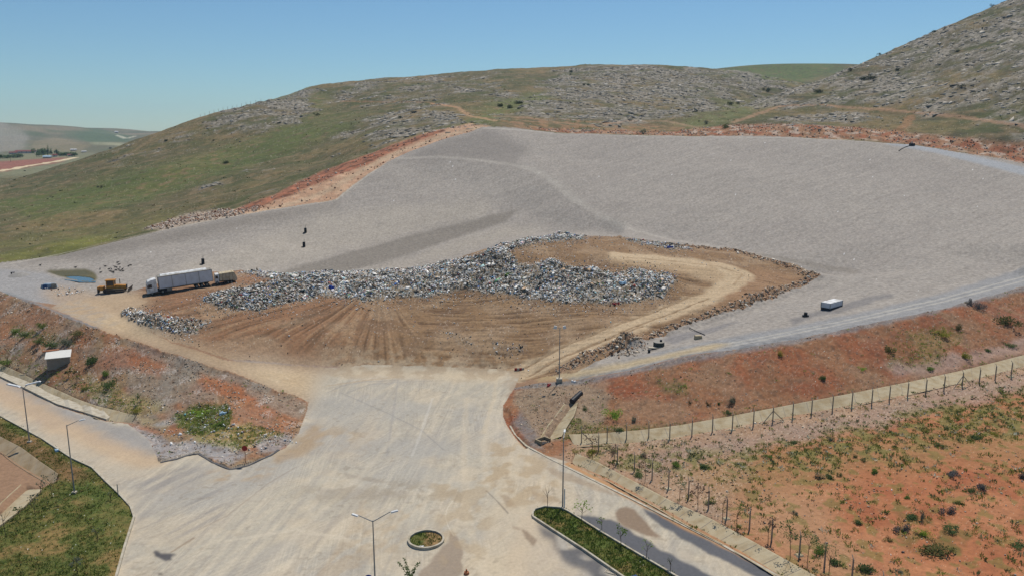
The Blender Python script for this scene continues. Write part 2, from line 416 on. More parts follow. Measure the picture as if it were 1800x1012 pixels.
K[m_field > 0.5] = FIELD
K[m_lawn > 0.5] = LAWN
K[m_hill > 0.5] = HILL
K[m_grav > 0.5] = GRAV
K[m_dikel > 0.5] = DIKE
K[m_diker > 0.5] = DIKE
K[m_mound > 0.5] = MOUND
K[m_dirtl > 0.5] = TRACK
K[m_yard > 0.5] = YARD
K[m_med > 0.5] = LAWN
K[m_circ > 0.5] = LAWN

def F(mk): return (K == mk).astype(np.float32)
def FS(mk, n=2): return blur(F(mk), max(1, int(n * Q))).astype(np.float32)

# ------------------------------------------------------------------ relief
def rot(ang, sx, sy, w=0.0, wl=20):
    ca, sa = math.cos(ang), math.sin(ang)
    X = (GX * ca + GY * sa); Yy = (-GX * sa + GY * ca)
    if w: Yy = Yy + w * N(wl, 31)
    return X / sx, Yy / sy
dZ = np.zeros_like(Z)
f_grav, f_mound, f_dike, f_field = FS(GRAV), FS(MOUND), FS(DIKE), FS(FIELD)
f_hill = FS(HILL, 3)
far = sm(700, 1000, GY)

# rocky areas of the hills (soft pixel outlines set on the ground)
rocky = np.zeros_like(Z, dtype=np.float32)
for pts, a in [([(340, 232), (385, 192), (500, 157), (548, 152), (566, 190), (520, 222), (440, 236)], .95), ([(600, 238), (650, 205), (720, 190), (800, 192), (815, 215), (760, 235), (700, 258), (620, 275), (595, 262)], .85),
               ([(520, 155), (700, 125), (850, 112), (900, 150), (880, 175), (780, 190), (650, 185), (560, 190)], .62), ([(780, 225), (850, 190), (920, 180), (960, 200), (900, 222), (850, 228)], .6),
               ([(900, 190), (990, 120), (1150, 100), (1350, 125), (1420, 142), (1300, 185), (1200, 212), (1050, 222), (930, 208)], .92),
               ([(200, 262), (300, 232), (345, 225), (350, 250), (250, 285), (190, 300)], .5), ([(420, 300), (480, 280), (500, 300), (430, 325)], .6), ([(300, 340), (420, 320), (440, 345), (330, 360)], .4),
               ([(600, 230), (560, 255), (640, 250)], .4), ([(0, 260), (0, 205), (50, 230), (45, 255)], .6),
               ([(1290, 190), (1500, 100), (1740, -10), (2200, -140), (2200, 200), (1800, 215), (1500, 190), (1380, 188), (1300, 205)], .9), ([(1380, 192), (1560, 195), (1590, 215), (1540, 240), (1420, 228), (1370, 215)], .85),
               ([(1600, 205), (1900, 225), (1900, 280), (1650, 240)], .7), ([(870, 205), (1000, 213), (1150, 222), (1100, 233), (950, 225)], .55)]:
    rocky = np.maximum(rocky, a * mask(pts, 3.0, 7, big=16))
rocky *= f_hill * (1 - far)
rx, ry = rot(math.radians(18), 2.2, 1.0, 0.8, 25)
r1 = 1 - np.abs(noise(rx, ry, 3.4, 41)); r2 = 1 - np.abs(noise(rx, ry, 1.3, 42)); r3 = noise(rx, ry, 7.0, 43)
patch = N(26, 44, 3)
rk = sm(0.50, 0.84, rocky * 0.58 + 0.34 * patch + 0.24 * r3 + 0.30 * (r1 - 0.5) + 0.12 * (r2 - .5) + 0.1)
rk = rk * f_hill * (1 - far)
rock = (rk * sm(0.25, 0.9, r1 * 0.6 + r2 * 0.5 - .1)).astype(np.float32)
dZ += f_hill * (1 - far) * (1.6 * N(45, 50, 3) + 0.25 * N(9, 51, 2) + 0.10 * N(1.6, 52))
dZ += rk * (0.75 * (r1 - 0.6) + 0.3 * (r2 - 0.6) + 0.12 * N(0.8, 53))
dZ += far * f_hill * 12 * N(420, 54, 3)
# gravel lining: slight unevenness
dZ += f_grav * (0.38 * N(30, 60, 2) + 0.025 * N(1.4, 61) + 0.035 * N(0.6, 62))
lx, ly = rot(math.radians(35), 14, 1.6, 1.0, 30)
dZ += f_grav * 0.05 * noise(lx, ly, 1.0, 63) * sm(150, 180, GY)
# dikes: rubble faces
dZ += f_dike * (0.28 * N(6, 64, 2) + 0.08 * N(1.2, 65) + 0.06 * N(0.45, 66))
dZ += f_field * (0.25 * N(9, 67, 3) + 0.04 * N(0.6, 68) + 0.05 * np.maximum(N(1.5, 69), 0))
dZ += FS(LAWN) * (0.14 + 0.05 * N(1.1, 70) + 0.06 * N(0.4, 71))
dZ += FS(YARD) * 0.02 * N(3, 72, 2)
# waste mound: bulldozed grooves fanning from the tip head, and level passes on the right
fx, fy, _ = at(670, 498)
th = np.arctan2(GX - fx, -(GY - fy) + 1e-3); rr = np.hypot(GX - fx, GY - fy)
fan = noise(th * 22, rr / 22.0, 1.0, 80) * 0.7 + 0.5 * noise(th * 48, rr / 14.0, 1.0, 81)
px_, py_ = rot(math.radians(-4), 12, 0.75, 0.5, 15)
lev = noise(px_, py_, 1.0, 82) * 0.8 + 0.5 * noise(px_ * 1.7, py_ * 2.3, 1.0, 83)
fright = sm(fx + 6, fx + 16, GX + 0.35 * (GY - 130))
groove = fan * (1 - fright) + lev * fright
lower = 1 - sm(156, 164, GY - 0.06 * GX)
dZ += f_mound * (0.16 * groove * lower + 0.16 * N(5, 84, 2) + 0.05 * N(0.7, 85))

# heaps of refuse stand above the cover soil
trash = np.zeros_like(Z, dtype=np.float32)
trash_px = [([(415, 480), (440, 476), (505, 486), (560, 482), (640, 478), (720, 474), (780, 464), (840, 452), (868, 440), (895, 447), (930, 474), (958, 462), (985, 466), (1000, 478), (1040, 476), (1062, 484), (1100, 488), (1128, 480), (1148, 489), (1172, 486), (1190, 500),
              (1165, 524), (1110, 534), (1050, 532), (1000, 534), (930, 524), (880, 512), (800, 512), (750, 527), (700, 522), (640, 530), (590, 522), (560, 520), (520, 530), (450, 546), (375, 542), (350, 530), (390, 515), (450, 502), (500, 494), (455, 488)], 1.0),
            ([(862, 440), (900, 430), (940, 420), (985, 414), (1030, 416), (1022, 421), (960, 425), (900, 440), (880, 450)], 1.0),
            ([(214, 551), (235, 542), (262, 551), (290, 562), (340, 580), (345, 592), (300, 586), (250, 574), (222, 564)], 0.9), ([(290, 558), (370, 566), (360, 576), (320, 576)], 0.5),
            ([(1080, 418), (1180, 430), (1215, 438), (1180, 440), (1120, 428)], 0.5), ([(780, 582), (815, 588), (835, 608), (800, 604)], 0.18), ([(860, 600), (930, 605), (925, 622), (870, 625)], 0.14),
            ([(410, 790), (415, 800)], 0)]
trash_w = []
for pts, a in trash_px[:-1]:
    mm = mask(pts, 1.0, 1) * a
    trash = np.maximum(trash, mm)
tm = blur(trash, int(5 * Q))
dZ += tm * (0.45 + 0.6 * N(4.5, 90, 2) + 0.30 * N(1.6, 91)) * np.clip(trash + 0.4, 0, 1)
for (u, v, hgt, w) in [(868, 456, 0.9, 4.0), (965, 474, 1.1, 3.5), (1030, 484, 0.8, 4), (1120, 490, 0.7, 5), (700, 492, 0.3, 6), (1160, 500, 0.5, 5), (430, 485, 0.5, 4)]:
    x, y, z = at(u, v)
    dZ += hgt * np.exp(-((GX - x) ** 2 + ((GY - y)) ** 2) / w ** 2)
# rubble rims and bunds
rim_px = [[(1180, 432), (1290, 442), (1390, 470), (1436, 489), (1400, 505), (1290, 545), (1200, 575), (1130, 600), (1085, 612), (1040, 628), (990, 650)]]
rim = stroke(rim_px[0], 1.3, 0.8, 0.6)
dZ += rim * (0.35 + 0.3 * N(1.4, 92) + 0.15 * N(0.6, 93))
for (u, v, hgt, w) in [(1108, 603, 0.9, 2.2), (1090, 608, 0.7, 2.0), (1040, 625, 0.5, 1.8), (1020, 632, 0.5, 1.6)]:
    x, y, z = at(u, v); dZ += hgt * np.exp(-((GX - x) ** 2 + (GY - y) ** 2) / w ** 2) * (1 + 0.5 * N(0.8, 94))
# small windrow along the left crest edge
ledge = stroke([(60, 533), (130, 563), (200, 588), (300, 620), (400, 653), (470, 678), (528, 702)], 0.6, 0.5, 0.5)
dZ += ledge * (0.18 + 0.2 * N(1.1, 95)) * (1 - F(TRACK))
rutpaths = [[(925, 662), (1000, 622), (1100, 580), (1180, 550), (1245, 524)], [(905, 655), (985, 612), (1070, 575), (1150, 548), (1230, 515)], [(960, 640), (1050, 603), (1130, 573)]]
road_m = stroke([(915, 658), (1000, 618), (1100, 577), (1180, 547), (1250, 521), (1290, 497), (1302, 480), (1262, 466), (1180, 457), (1090, 450)], 2.5, 1.0, 0.8)
ruts = np.zeros_like(Z, dtype=np.float32)
for p in rutpaths: ruts = np.maximum(ruts, stroke(p, 0.22, 0.2, 0.1))
dZ -= 0.10 * ruts
# broken kerb edge of the yard (step down to the yard on the west) and small ditches
dZ -= 0.5 * stroke([(890, 722), (893, 742), (905, 762), (925, 783)], 0.5, 0.4)
dZ += 0.35 * F(DIKE) * stroke([(282, 811), (307, 805), (325, 799), (350, 796), (375, 811), (405, 823), (437, 816), (470, 801)], 0.7, 0.5, 0.3) * (0.5 + N(1.5, 97))
# pond hollow
pc = at(140, 489)
pm = mask(pond_px, 0.3, 3, step=4)
Z = Z * (1 - pm) + (pc[2] - 0.35 * m_wat) * pm
dZ *= (1 - 0.9 * pm)
m_hillf = f_hill
Z = Z + dZ * (GY > 30)
# level strip for far-away fields
# concrete drains: lower and upper edge of the slab face the photo shows
drains = [
    ('concrete_drain', 'long pale concrete drainage channel running behind the wire fence', [(1010, 779), (1060, 777), (1130, 773), (1200, 764), (1300, 745), (1400, 726), (1500, 708), (1600, 689), (1700, 667), (1800, 641), (1900, 615), (2000, 588)],
     [(1000, 765), (1060, 763), (1130, 757), (1200, 748), (1300, 730), (1400, 711), (1500, 692), (1600, 672), (1700, 650), (1800, 625), (1900, 600), (2000, 572)]),
    ('concrete_drain', 'sloped concrete slab drain beside the asphalt road on the right', [(1004, 810), (1040, 824), (1075, 840), (1150, 880), (1225, 922), (1300, 962), (1385, 1014), (1470, 1065)],
     [(1012, 798), (1050, 814), (1100, 840), (1175, 880), (1250, 914), (1320, 952), (1425, 1010), (1510, 1062)]),
    ('concrete_drain', 'concrete drain above the pavement at the foot of the left embankment', [(-140, 622), (0, 655), (50, 678), (112, 708), (150, 724), (195, 738), (230, 739)],
     [(-140, 600), (0, 640), (62, 669), (137, 703), (168, 714), (200, 722), (238, 732)]),
    ('concrete_drain', 'brown stained concrete drain slope at the far left of the lawn', [(-140, 730), (0, 789), (25, 808), (60, 829), (95, 848)],
     [(-140, 700), (0, 768), (38, 788), (70, 812), (102, 834)]),
    ('concrete_drain', 'light concrete drain slab below the lawn at the left edge', [(-120, 955), (0, 896), (25, 872), (46, 854)],
     [(-110, 985), (0, 923), (40, 892), (72, 860)]),
    ('concrete_drain', 'short concrete chute running down from the black pipe', [(962, 770), (975, 748), (990, 728), (1004, 709)],
     [(985, 768), (995, 750), (1008, 730), (1014, 708)]),
]
def resample(pts, n):
    p = np.array(pts, float); d = np.r_[0, np.cumsum(np.hypot(*np.diff(p, axis=0).T))]
    t = np.linspace(0, d[-1], n)
    return np.c_[np.interp(t, d, p[:, 0]), np.interp(t, d, p[:, 1])]
drain_geo = []
for nm, lb, lo, up in drains:
    n = int(sum(math.hypot(lo[i + 1][0] - lo[i][0], lo[i + 1][1] - lo[i][1]) for i in range(len(lo) - 1)) / 7) + 2
    L = [at(*q) for q in resample(lo, n)]; U = [at(*q) for q in resample(up, n)]
    drain_geo.append((nm, lb, np.array(L), np.array(U)))
for nm, lb, L, U in drain_geo:
    pp = np.concatenate([L[:, :2], U[::-1, :2]])
    Z -= 0.55 * mask(pp, 0, 2, world=True)

# ------------------------------------------------------------------ ground colours (plain albedo, one value per ground vertex)
C = np.zeros((NR, NC, 3), np.float32)
def paint(m, c, k=1.0):
    global C
    w = np.clip(m * k, 0, 1)[..., None].astype(np.float32)
    C += (np.asarray(c, dtype=np.float32) - C) * w
AK = 0.80
def a_(r, g, b): return lin(r, g, b, AK)
speck = hashn((NR, NC), 11); speck2 = hashn((NR, NC), 12)
n30, n12, n5, n2, n1_, n05 = N(30, 101, 3), N(12, 102, 3), N(5, 103, 2), N(2, 104, 2), N(1, 105), N(0.5, 106)

# --- base ground, field, distant land
paint(np.ones_like(Z), a_(150, 120, 95))
# --- hills
hl = m_hill
paint(hl, a_(104, 95, 66))
paint(hl * sm(0, 60, GX - .2 * GY), a_(74, 71, 51), .88)
paint(hl * sm(-.25, .35, n30), a_(80, 86, 48), .8)
paint(hl * sm(0.0, .45, N(55, 110, 3)), a_(136, 116, 80), .75)
paint(hl * sm(-.1, .4, n12), a_(96, 92, 58), .6)
paint(hl * sm(.1, .5, n5), a_(84, 84, 54), .55)
paint(hl * sm(.1, .6, N(8, 112, 2)), a_(145, 122, 92), .45)
paint(hl * sm(.2, .7, n2), a_(76, 78, 50), .5)
for pts, c, k in [([(0, 350), (200, 310), (420, 255), (560, 215), (600, 225), (420, 300), (250, 360), (100, 380), (0, 400)], (88, 100, 48), .7),
                  ([(830, 215), (850, 190), (900, 165), (960, 160), (940, 185), (900, 200), (860, 222)], (104, 114, 62), .75), ([(545, 170), (585, 163), (575, 185), (550, 190)], (94, 106, 58), .7),
                  ([(500, 215), (570, 190), (640, 210), (560, 250), (480, 262)], (98, 104, 56), .6), ([(1170, 225), (1350, 165), (1380, 172), (1250, 225), (1180, 232)], (112, 116, 72), .7),
                  ([(1260, 120), (1500, 100), (1520, 105), (1420, 145), (1300, 140)], (92, 108, 56), .85), ([(1380, 215), (1540, 225), (1600, 240), (1400, 235)], (98, 100, 58), .5),
                  ([(0, 420), (250, 385), (350, 378), (260, 405), (100, 445), (0, 455)], (112, 108, 62), .6), ([(0, 445), (150, 425), (320, 398), (200, 428), (50, 458), (0, 463)], (126, 128, 52), .6), ([(1600, 212), (1640, 200), (1700, 225), (1610, 235)], (120, 108, 70), .6),
                  ([(800, 215), (850, 205), (870, 220), (810, 228)], (104, 112, 54), .7)]:
    paint(mask(pts, 3.5, 8, big=14) * hl * sm(-.5, .2, n5 + .2), a_(*c), k)
gr = a_(166, 158, 146)
paint(rk, a_(92, 84, 68), .6)
paint(rock * (0.75 + 0.5 * n2), gr, .9)
paint(rk * sm(.35, .7, r3), a_(84, 84, 60), .6)
paint(rk * sm(0, .35, -r3 - .3 * patch), a_(70, 68, 50), .55)
paint(hl * (1 - far) * (speck > .985 - .05 * sm(0, .5, n12)), a_(176, 168, 150), .35)
paint(hl * (1 - far) * (speck2 > .98), a_(60, 62, 42), .4)
# stony patch and red cuttings round the basin
stony = mask([(255, 402), (300, 385), (350, 372), (420, 368), (470, 362), (440, 378), (330, 397), (290, 406)], 1.6, 2)
paint(stony, a_(178, 160, 142), .9); paint(stony * (n1_ > .15), a_(205, 190, 172), .6); paint(stony * (N(1.3, 120) > .35), a_(110, 92, 76), .6)
cutl = mask([(400, 372), (440, 358), (480, 344), (520, 322), (560, 304), (620, 282), (690, 255), (760, 230), (830, 217), (862, 222), (850, 228), (760, 254), (690, 281), (655, 303), (620, 328), (590, 353), (500, 368), (440, 379)], 0.8, 1) * (1 - m_grav)
paint(cutl, a_(182, 146, 118))
paint(cutl * sm(0, .5, n5), a_(200, 168, 138), .7)
paint(stroke([(440, 374), (500, 362), (560, 343), (600, 322), (650, 292), (700, 268), (770, 242), (840, 224)], 1.6, 1.0, .5) * (1 - m_grav), a_(190, 166, 138), .7)
cutr_up = mask([(400, 374), (440, 358), (480, 344), (520, 322), (560, 304), (620, 282), (690, 255), (760, 231), (800, 225), (750, 242), (700, 262), (640, 292), (600, 306), (545, 328), (500, 348), (450, 366)], 0.8, 1) * (1 - m_grav)
paint(cutr_up, a_(146, 88, 62), .8); paint(cutr_up * sm(0, .5, N(3, 121, 2)), a_(92, 62, 46), .8); paint(cutr_up * sm(.3, .6, N(4, 122, 2)), a_(190, 120, 90), .6)
cutr = mask([(900, 224), (1000, 228), (1100, 230), (1180, 232), (1280, 220), (1400, 218), (1500, 224), (1600, 234), (1700, 244), (1800, 252), (1950, 280), (1950, 328), (1800, 288), (1700, 269), (1600, 253), (1500, 245), (1400, 242), (1200, 239), (1000, 234)], 1.3, 1) * (1 - m_grav)
paint(cutr, a_(168, 124, 96), .8); paint(cutr * sm(-.1, .4, N(6, 123, 2)), a_(150, 90, 62), .8); paint(cutr * sm(.15, .5, N(4, 124, 2)), a_(190, 172, 155), .8); paint(cutr * sm(.2, .5, N(3, 125, 2)), a_(84, 76, 52), .5)
paint(mask([(880, 207), (1000, 210), (1170, 222), (1280, 225), (1180, 237), (1000, 231), (880, 222)], 2, 3) * hl * sm(-.2, .3, n5), a_(170, 128, 96), .55)
for pts, w, c, k in [([(1290, 215), (1370, 187), (1440, 184), (1500, 190), (1560, 193), (1640, 201), (1720, 210), (1800, 222), (1900, 236)], 1.5, (176, 138, 110), .55), ([(1600, 205), (1592, 220), (1570, 235), (1555, 243)], 1.8, (164, 118, 84), .5),
                     ([(870, 205), (930, 207), (1000, 218), (1050, 222), (1100, 213), (1170, 213), (1230, 225)], 1.2, (170, 140, 114), .5), ([(760, 182), (800, 188), (830, 205), (870, 212)], 1.5, (190, 150, 115), .6),
                     ([(600, 178), (680, 180), (750, 180), (800, 188)], 1.0, (178, 128, 96), .4)]:
    paint(stroke(pts, w, 1.0, 1.2) * hl * (1 - F(GRAV)), a_(*c), k)
# distant land beyond the left hill
dist_m = (GY > 500) & (GX < -150)
fz = dist_m.astype(np.float32)
paint(fz * sm(500, 620, GY), a_(126, 126, 98), .9)
paint(fz * sm(900, 1300, GY), a_(106, 104, 80), .9)
paint(fz * sm(900, 1200, GY) * sm(0, .4, N(260, 192, 3)), a_(146, 132, 108), .6); paint(fz * sm(900, 1200, GY) * sm(.1, .5, N(130, 193, 3)), a_(84, 98, 66), .6)
for pts, c, k in [([(-300, 292), (0, 284), (60, 280), (120, 276), (100, 287), (50, 294), (0, 303), (-300, 330)], (150, 92, 78), .85), ([(-300, 240), (0, 215), (40, 228), (52, 240), (45, 262), (0, 268), (-300, 280)], (156, 150, 138), .6),
                  ([(105, 236), (170, 226), (230, 240), (225, 250), (160, 250)], (88, 106, 74), .8), ([(50, 250), (100, 242), (160, 255), (140, 268), (60, 265)], (146, 132, 104), .6), ([(90, 265), (160, 266), (120, 276), (0, 283), (0, 276)], (128, 124, 92), .6),
                  ([(160, 250), (230, 252), (210, 256), (160, 254)], (178, 176, 140), .7)]:
    paint(mask(pts, 3, 3) * fz, a_(*c), k)
paint(stroke([(-100, 312), (0, 301), (50, 292), (100, 284), (133, 277)], 3.5, 1.0), a_(214, 196, 160), .95)
paint(stroke([(205, 238), (222, 244), (236, 240)], 5, 2), a_(205, 200, 175), .7)

# --- gravel lining
G = (K == GRAV)
gm = G.astype(np.float32)
paint(gm, a_(162, 155, 146))
paint(gm * sm(-.2, .5, N(60, 130, 3)), a_(156, 149, 141), .7)
paint(gm * sm(-.1, .5, n5), a_(150, 145, 138), .35)
paint(gm * sm(-.2, .6, noise(lx, ly, 1.0, 131)), a_(144, 137, 129), .4)
paint(gm * sm(-.1, .6, -noise(lx, ly, 1.0, 133)), a_(170, 162, 152), .25)
qx, qy = rot(math.radians(28), 26, 2.4, 2.5, 40)
paint(gm * sm(.1, .6, noise(qx, qy, 1.0, 134)) * sm(170, 200, GY), a_(146, 139, 132), .3)
paint(gm * sm(.0, .6, n1_), a_(138, 130, 121), .5); paint(gm * sm(.0, .5, -N(.8, 132)), a_(178, 170, 158), .4)
paint(gm * (speck > .99985), a_(240, 240, 238), .9)
berm = mask([(480, 481), (512, 472), (640, 436), (760, 404), (880, 374), (910, 368), (890, 390), (800, 419), (700, 453), (600, 480)], .4, 1) * gm
paint(berm, a_(134, 127, 117), .9)
paint(mask([(20, 465), (250, 414), (400, 384), (590, 354), (600, 362), (420, 402), (300, 428), (150, 455)], .5, 4) * gm, a_(132, 125, 116), .75)
paint(mask([(700, 283), (830, 282), (900, 292), (930, 262), (860, 228), (770, 250)], .8, 4) * gm, a_(134, 128, 121), .7)
paint(stroke([(700, 279), (770, 276), (830, 280), (900, 290), (935, 297), (965, 315), (1000, 345), (1050, 376), (1110, 404), (1180, 422), (1260, 434)], 1.1, .9, .5) * gm, a_(178, 171, 160), .55)
paint(stroke([(935, 297), (965, 310), (990, 330), (1020, 355)], 2.0, 1.5, .8) * gm, a_(172, 166, 156), .4)
paint(stroke([(1250, 440), (1340, 448), (1430, 466), (1500, 478)], 1.2, 1.0, .5) * gm, a_(128, 120, 108), .5)
paint(mask([(560, 380), (700, 362), (860, 350), (800, 372), (650, 400), (560, 420), (430, 440), (380, 445)], 2, 6) * gm, a_(176, 167, 153), .6)
paint(mask([(480, 430), (640, 400), (780, 372), (860, 356), (880, 372), (760, 402), (640, 434), (510, 470), (380, 478), (300, 478), (330, 455)], 2, 5) * gm * (1 - berm), a_(176, 167, 153), .6)
paint(mask([(620, 478), (705, 456), (800, 422), (890, 392), (960, 402), (860, 430), (790, 452), (720, 470)], 2, 4) * gm * (1 - berm), a_(172, 163, 149), .6)
# crest roads
crR = mask([(990, 662), (1100, 632), (1180, 613), (1300, 590), (1420, 568), (1500, 552), (1650, 517), (1800, 470), (2000, 420), (2000, 455), (1800, 505), (1650, 545), (1500, 577), (1400, 600), (1200, 632), (1100, 656), (1010, 672)], .7, 3)
paint(crR * np.maximum(gm, F(DIKE)), a_(146, 146, 146), .9)
paint(crR * sm(0, .5, n2) * gm, a_(134, 134, 134), .5)
for p in [[(1010, 655), (1100, 640), (1200, 617), (1300, 600), (1400, 580), (1500, 560), (1650, 526), (1800, 486), (1900, 458)], [(1010, 662), (1100, 646), (1200, 623), (1300, 605), (1400, 585), (1500, 565), (1650, 532), (1800, 493), (1900, 465)]]:
    paint(stroke(p, .35, .35, .3) * gm, a_(180, 176, 166), .7)
paint(stroke([(960, 662), (1010, 658), (1100, 641), (1200, 620), (1260, 607)], 1.5, 1.2, .5), a_(184, 162, 120), .7)
paint(stroke([(1010, 670), (1100, 653), (1200, 628), (1300, 611), (1400, 595)], 1.3, 1.0, .7) * sm(-.3, .3, n2), a_(116, 118, 120), .6)
paint(mask([(1385, 562), (1450, 543), (1560, 515), (1570, 520), (1490, 545), (1420, 560), (1395, 572)], .8, 2) * gm, a_(118, 116, 116), .65)
paint(mask([(1165, 590), (1250, 575), (1300, 565), (1230, 590), (1180, 605)], .8, 2) * gm, a_(122, 120, 122), .6)
paint(mask([(-200, 445), (0, 472), (80, 480), (130, 500), (130, 530), (100, 540), (60, 530), (0, 510), (-200, 480)], .5, 2) * gm, a_(154, 152, 150), .9)
paint(mask([(1540, 247), (1620, 255), (1720, 276), (1800, 294), (1950, 335), (1950, 352), (1800, 309), (1720, 288), (1640, 268), (1560, 254)], .3, 1) * gm, a_(160, 164, 168), .85)
paint(stroke([(0, 514), (60, 538), (130, 568), (160, 578)], 1.2, .8, .5), a_(128, 134, 138), .7)
paint(stroke([(850, 225), (900, 228), (1000, 235), (1200, 240), (1400, 243), (1500, 247)], .5, .4), a_(190, 184, 172), .7)
paint(stroke([(20, 463), (100, 448), (250, 412), (400, 382), (590, 352), (622, 326), (690, 278)], .35, .3), a_(190, 182, 166), .6)

# --- refuse mound cover soil
mm_ = F(MOUND)
paint(mm_, a_(142, 114, 84))
leftness = (1 - fright) * sm(-5, -30, GX + 10)
paint(mm_ * leftness, a_(148, 108, 80), .75)
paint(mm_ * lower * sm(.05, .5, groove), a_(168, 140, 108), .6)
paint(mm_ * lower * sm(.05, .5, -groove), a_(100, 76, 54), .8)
paint(mm_ * sm(0, .5, n5), a_(128, 104, 82), .5)
paint(mm_ * sm(.0, .5, N(9, 140, 2)), a_(168, 144, 116), .5)
paint(mm_ * sm(.1, .5, n1_), a_(110, 90, 72), .4)
paint(mm_ * (speck > .975) * sm(-.2, .4, n5), a_(204, 192, 174), .5); paint(mm_ * (speck2 > .96), a_(84, 72, 58), .55)
paint(mask([(1060, 442), (1150, 448), (1255, 468), (1310, 482), (1300, 505), (1240, 492), (1150, 470), (1075, 462)], 1.0, 3) * mm_, a_(196, 172, 138), .6)
paint(mask([(1320, 470), (1420, 488), (1340, 520), (1240, 545), (1300, 500)], 1.0, 3) * mm_, a_(160, 126, 96), .6)
paint(np.clip(trash * 1.2, 0, 1), a_(146, 132, 110), .85)
paint(trash * (n1_ > .15), a_(96, 90, 80), .6); paint(trash * (n05 > .2), a_(204, 202, 196), .7)
paint(rim * F(MOUND) * (n05 > .1), a_(176, 140, 116), .6)
paint(road_m, a_(198, 176, 144), .85)
paint(road_m * sm(.1, .5, n2), a_(180, 156, 124), .5)
paint(ruts * road_m, a_(134, 108, 80), .8)
paint(stroke([(1290, 500), (1305, 482), (1262, 468), (1180, 459), (1090, 452)], .25, .2, .2), a_(150, 124, 94), .6)

# --- dirt road on the left crest, dusty yard and lower roads
t_ = F(TRACK)
paint(t_, a_(192, 170, 138)); paint(t_ * sm(-.1, .5, n5), a_(176, 154, 124), .6); paint(t_ * sm(.1, .6, N(3, 145, 2)), a_(205, 188, 160), .6)
paint(stroke([(150, 545), (220, 575), (310, 612), (400, 641), (500, 668)], .5, .5, .4) * t_, a_(168, 144, 112), .5)
paint(mask([(395, 625), (560, 645), (680, 648), (700, 655), (560, 652), (440, 640)], .5, 2), a_(176, 170, 160), .6)
paint(stroke([(400, 622), (425, 630), (440, 632)], .5, .4, .3), a_(96, 84, 84), .6)
y_ = F(YARD)
paint(y_, a_(181, 173, 156))
fine = fbm(GX, GY, 1.6, 4, 157, .7)
paint(y_ * sm(0, .6, fine), a_(204, 191, 166), .35); paint(y_ * sm(0, .6, -fine), a_(164, 154, 138), .35)
n08 = N(.7, 158, 2)
paint(y_ * sm(.25, .6, n08) * sm(-.3, .2, n12), a_(154, 143, 126), .3); paint(y_ * (speck > .993), a_(128, 116, 98), .5)
s1x, s1y = rot(math.radians(62), 26, 1.1, 1.5, 30)
stk = noise(s1x, s1y, 1.0, 150)
s2x, s2y = rot(math.radians(85), 22, 0.7, 1.0, 30)
stk2 = noise(s2x, s2y, 1.0, 151)
paint(y_ * sm(-.2, .5, N(18, 152, 3)), a_(170, 164, 154), .75)
paint(y_ * sm(0, .45, N(7, 153, 3)), a_(200, 184, 158), .5)
paint(y_ * sm(0, .6, stk), a_(202, 188, 163), .3); paint(y_ * sm(0, .6, -stk), a_(166, 158, 146), .3)
paint(y_ * sm(.15, .6, stk2), a_(152, 146, 138), .3)
paint(y_ * sm(.15, .6, -stk2), a_(210, 196, 172), .3)
paint(y_ * sm(.1, .5, n1_) * sm(-.2, .4, n12), a_(164, 152, 134), .35)
grey = mask([(560, 700), (860, 700), (850, 830), (700, 860), (520, 830), (440, 900), (250, 880), (240, 850), (380, 840), (520, 790)], 3, 9) * y_
paint(grey * sm(-.4, .4, N(10, 154, 2)), a_(166, 163, 155), .6)
paint(mask([(210, 850), (300, 820), (420, 840), (400, 900), (300, 950), (240, 930)], 2, 7) * y_ * sm(-.3, .4, stk), a_(142, 138, 134), .65)
paint(mask([(480, 800), (560, 745), (575, 760), (545, 795), (490, 815)], 1, 3) * y_, a_(166, 142, 112), .7)
paint(mask([(870, 800), (900, 700), (940, 790), (1000, 840), (1000, 900), (900, 1012), (820, 1012), (860, 900)], 2, 6) * y_, a_(204, 186, 156), .5)
for q, (an, L_, W_s, sd_) in enumerate([(62, 22, .16, 1), (84, 26, .14, 2), (50, 20, .18, 3), (97, 22, .15, 4)]):
    qx, qy = rot(math.radians(an), L_, W_s, .5, 40)
    pm_ = sm(.05, .4, N(11, 300 + q, 2))
    nq = noise(qx, qy, 1.0, 310 + q)
    paint(y_ * pm_ * sm(.2, .6, nq), a_(210, 198, 174), .28); paint(y_ * pm_ * sm(.25, .6, -nq), a_(150, 142, 129), .28)
paint(y_ * sm(.3, .6, N(.9, 320, 2)) * sm(0, .4, N(8, 321, 2)), a_(140, 128, 110), .35)
# left lower road: dust strip and bare asphalt
paint(mask([(-100, 600), (0, 664), (100, 714), (187, 742), (230, 748), (290, 790), (270, 805), (200, 790), (100, 750), (0, 700)], 1, 3) * y_, a_(148, 145, 142), .75)
paint(stroke([(-60, 650), (0, 690), (100, 745), (180, 785), (260, 812)], 2.0, 1.5, .5) * y_, a_(196, 168, 134), .7)
paint(stroke([(100, 770), (180, 815), (240, 835)], 1.2, 1.2, .5) * y_, a_(190, 176, 154), .6)
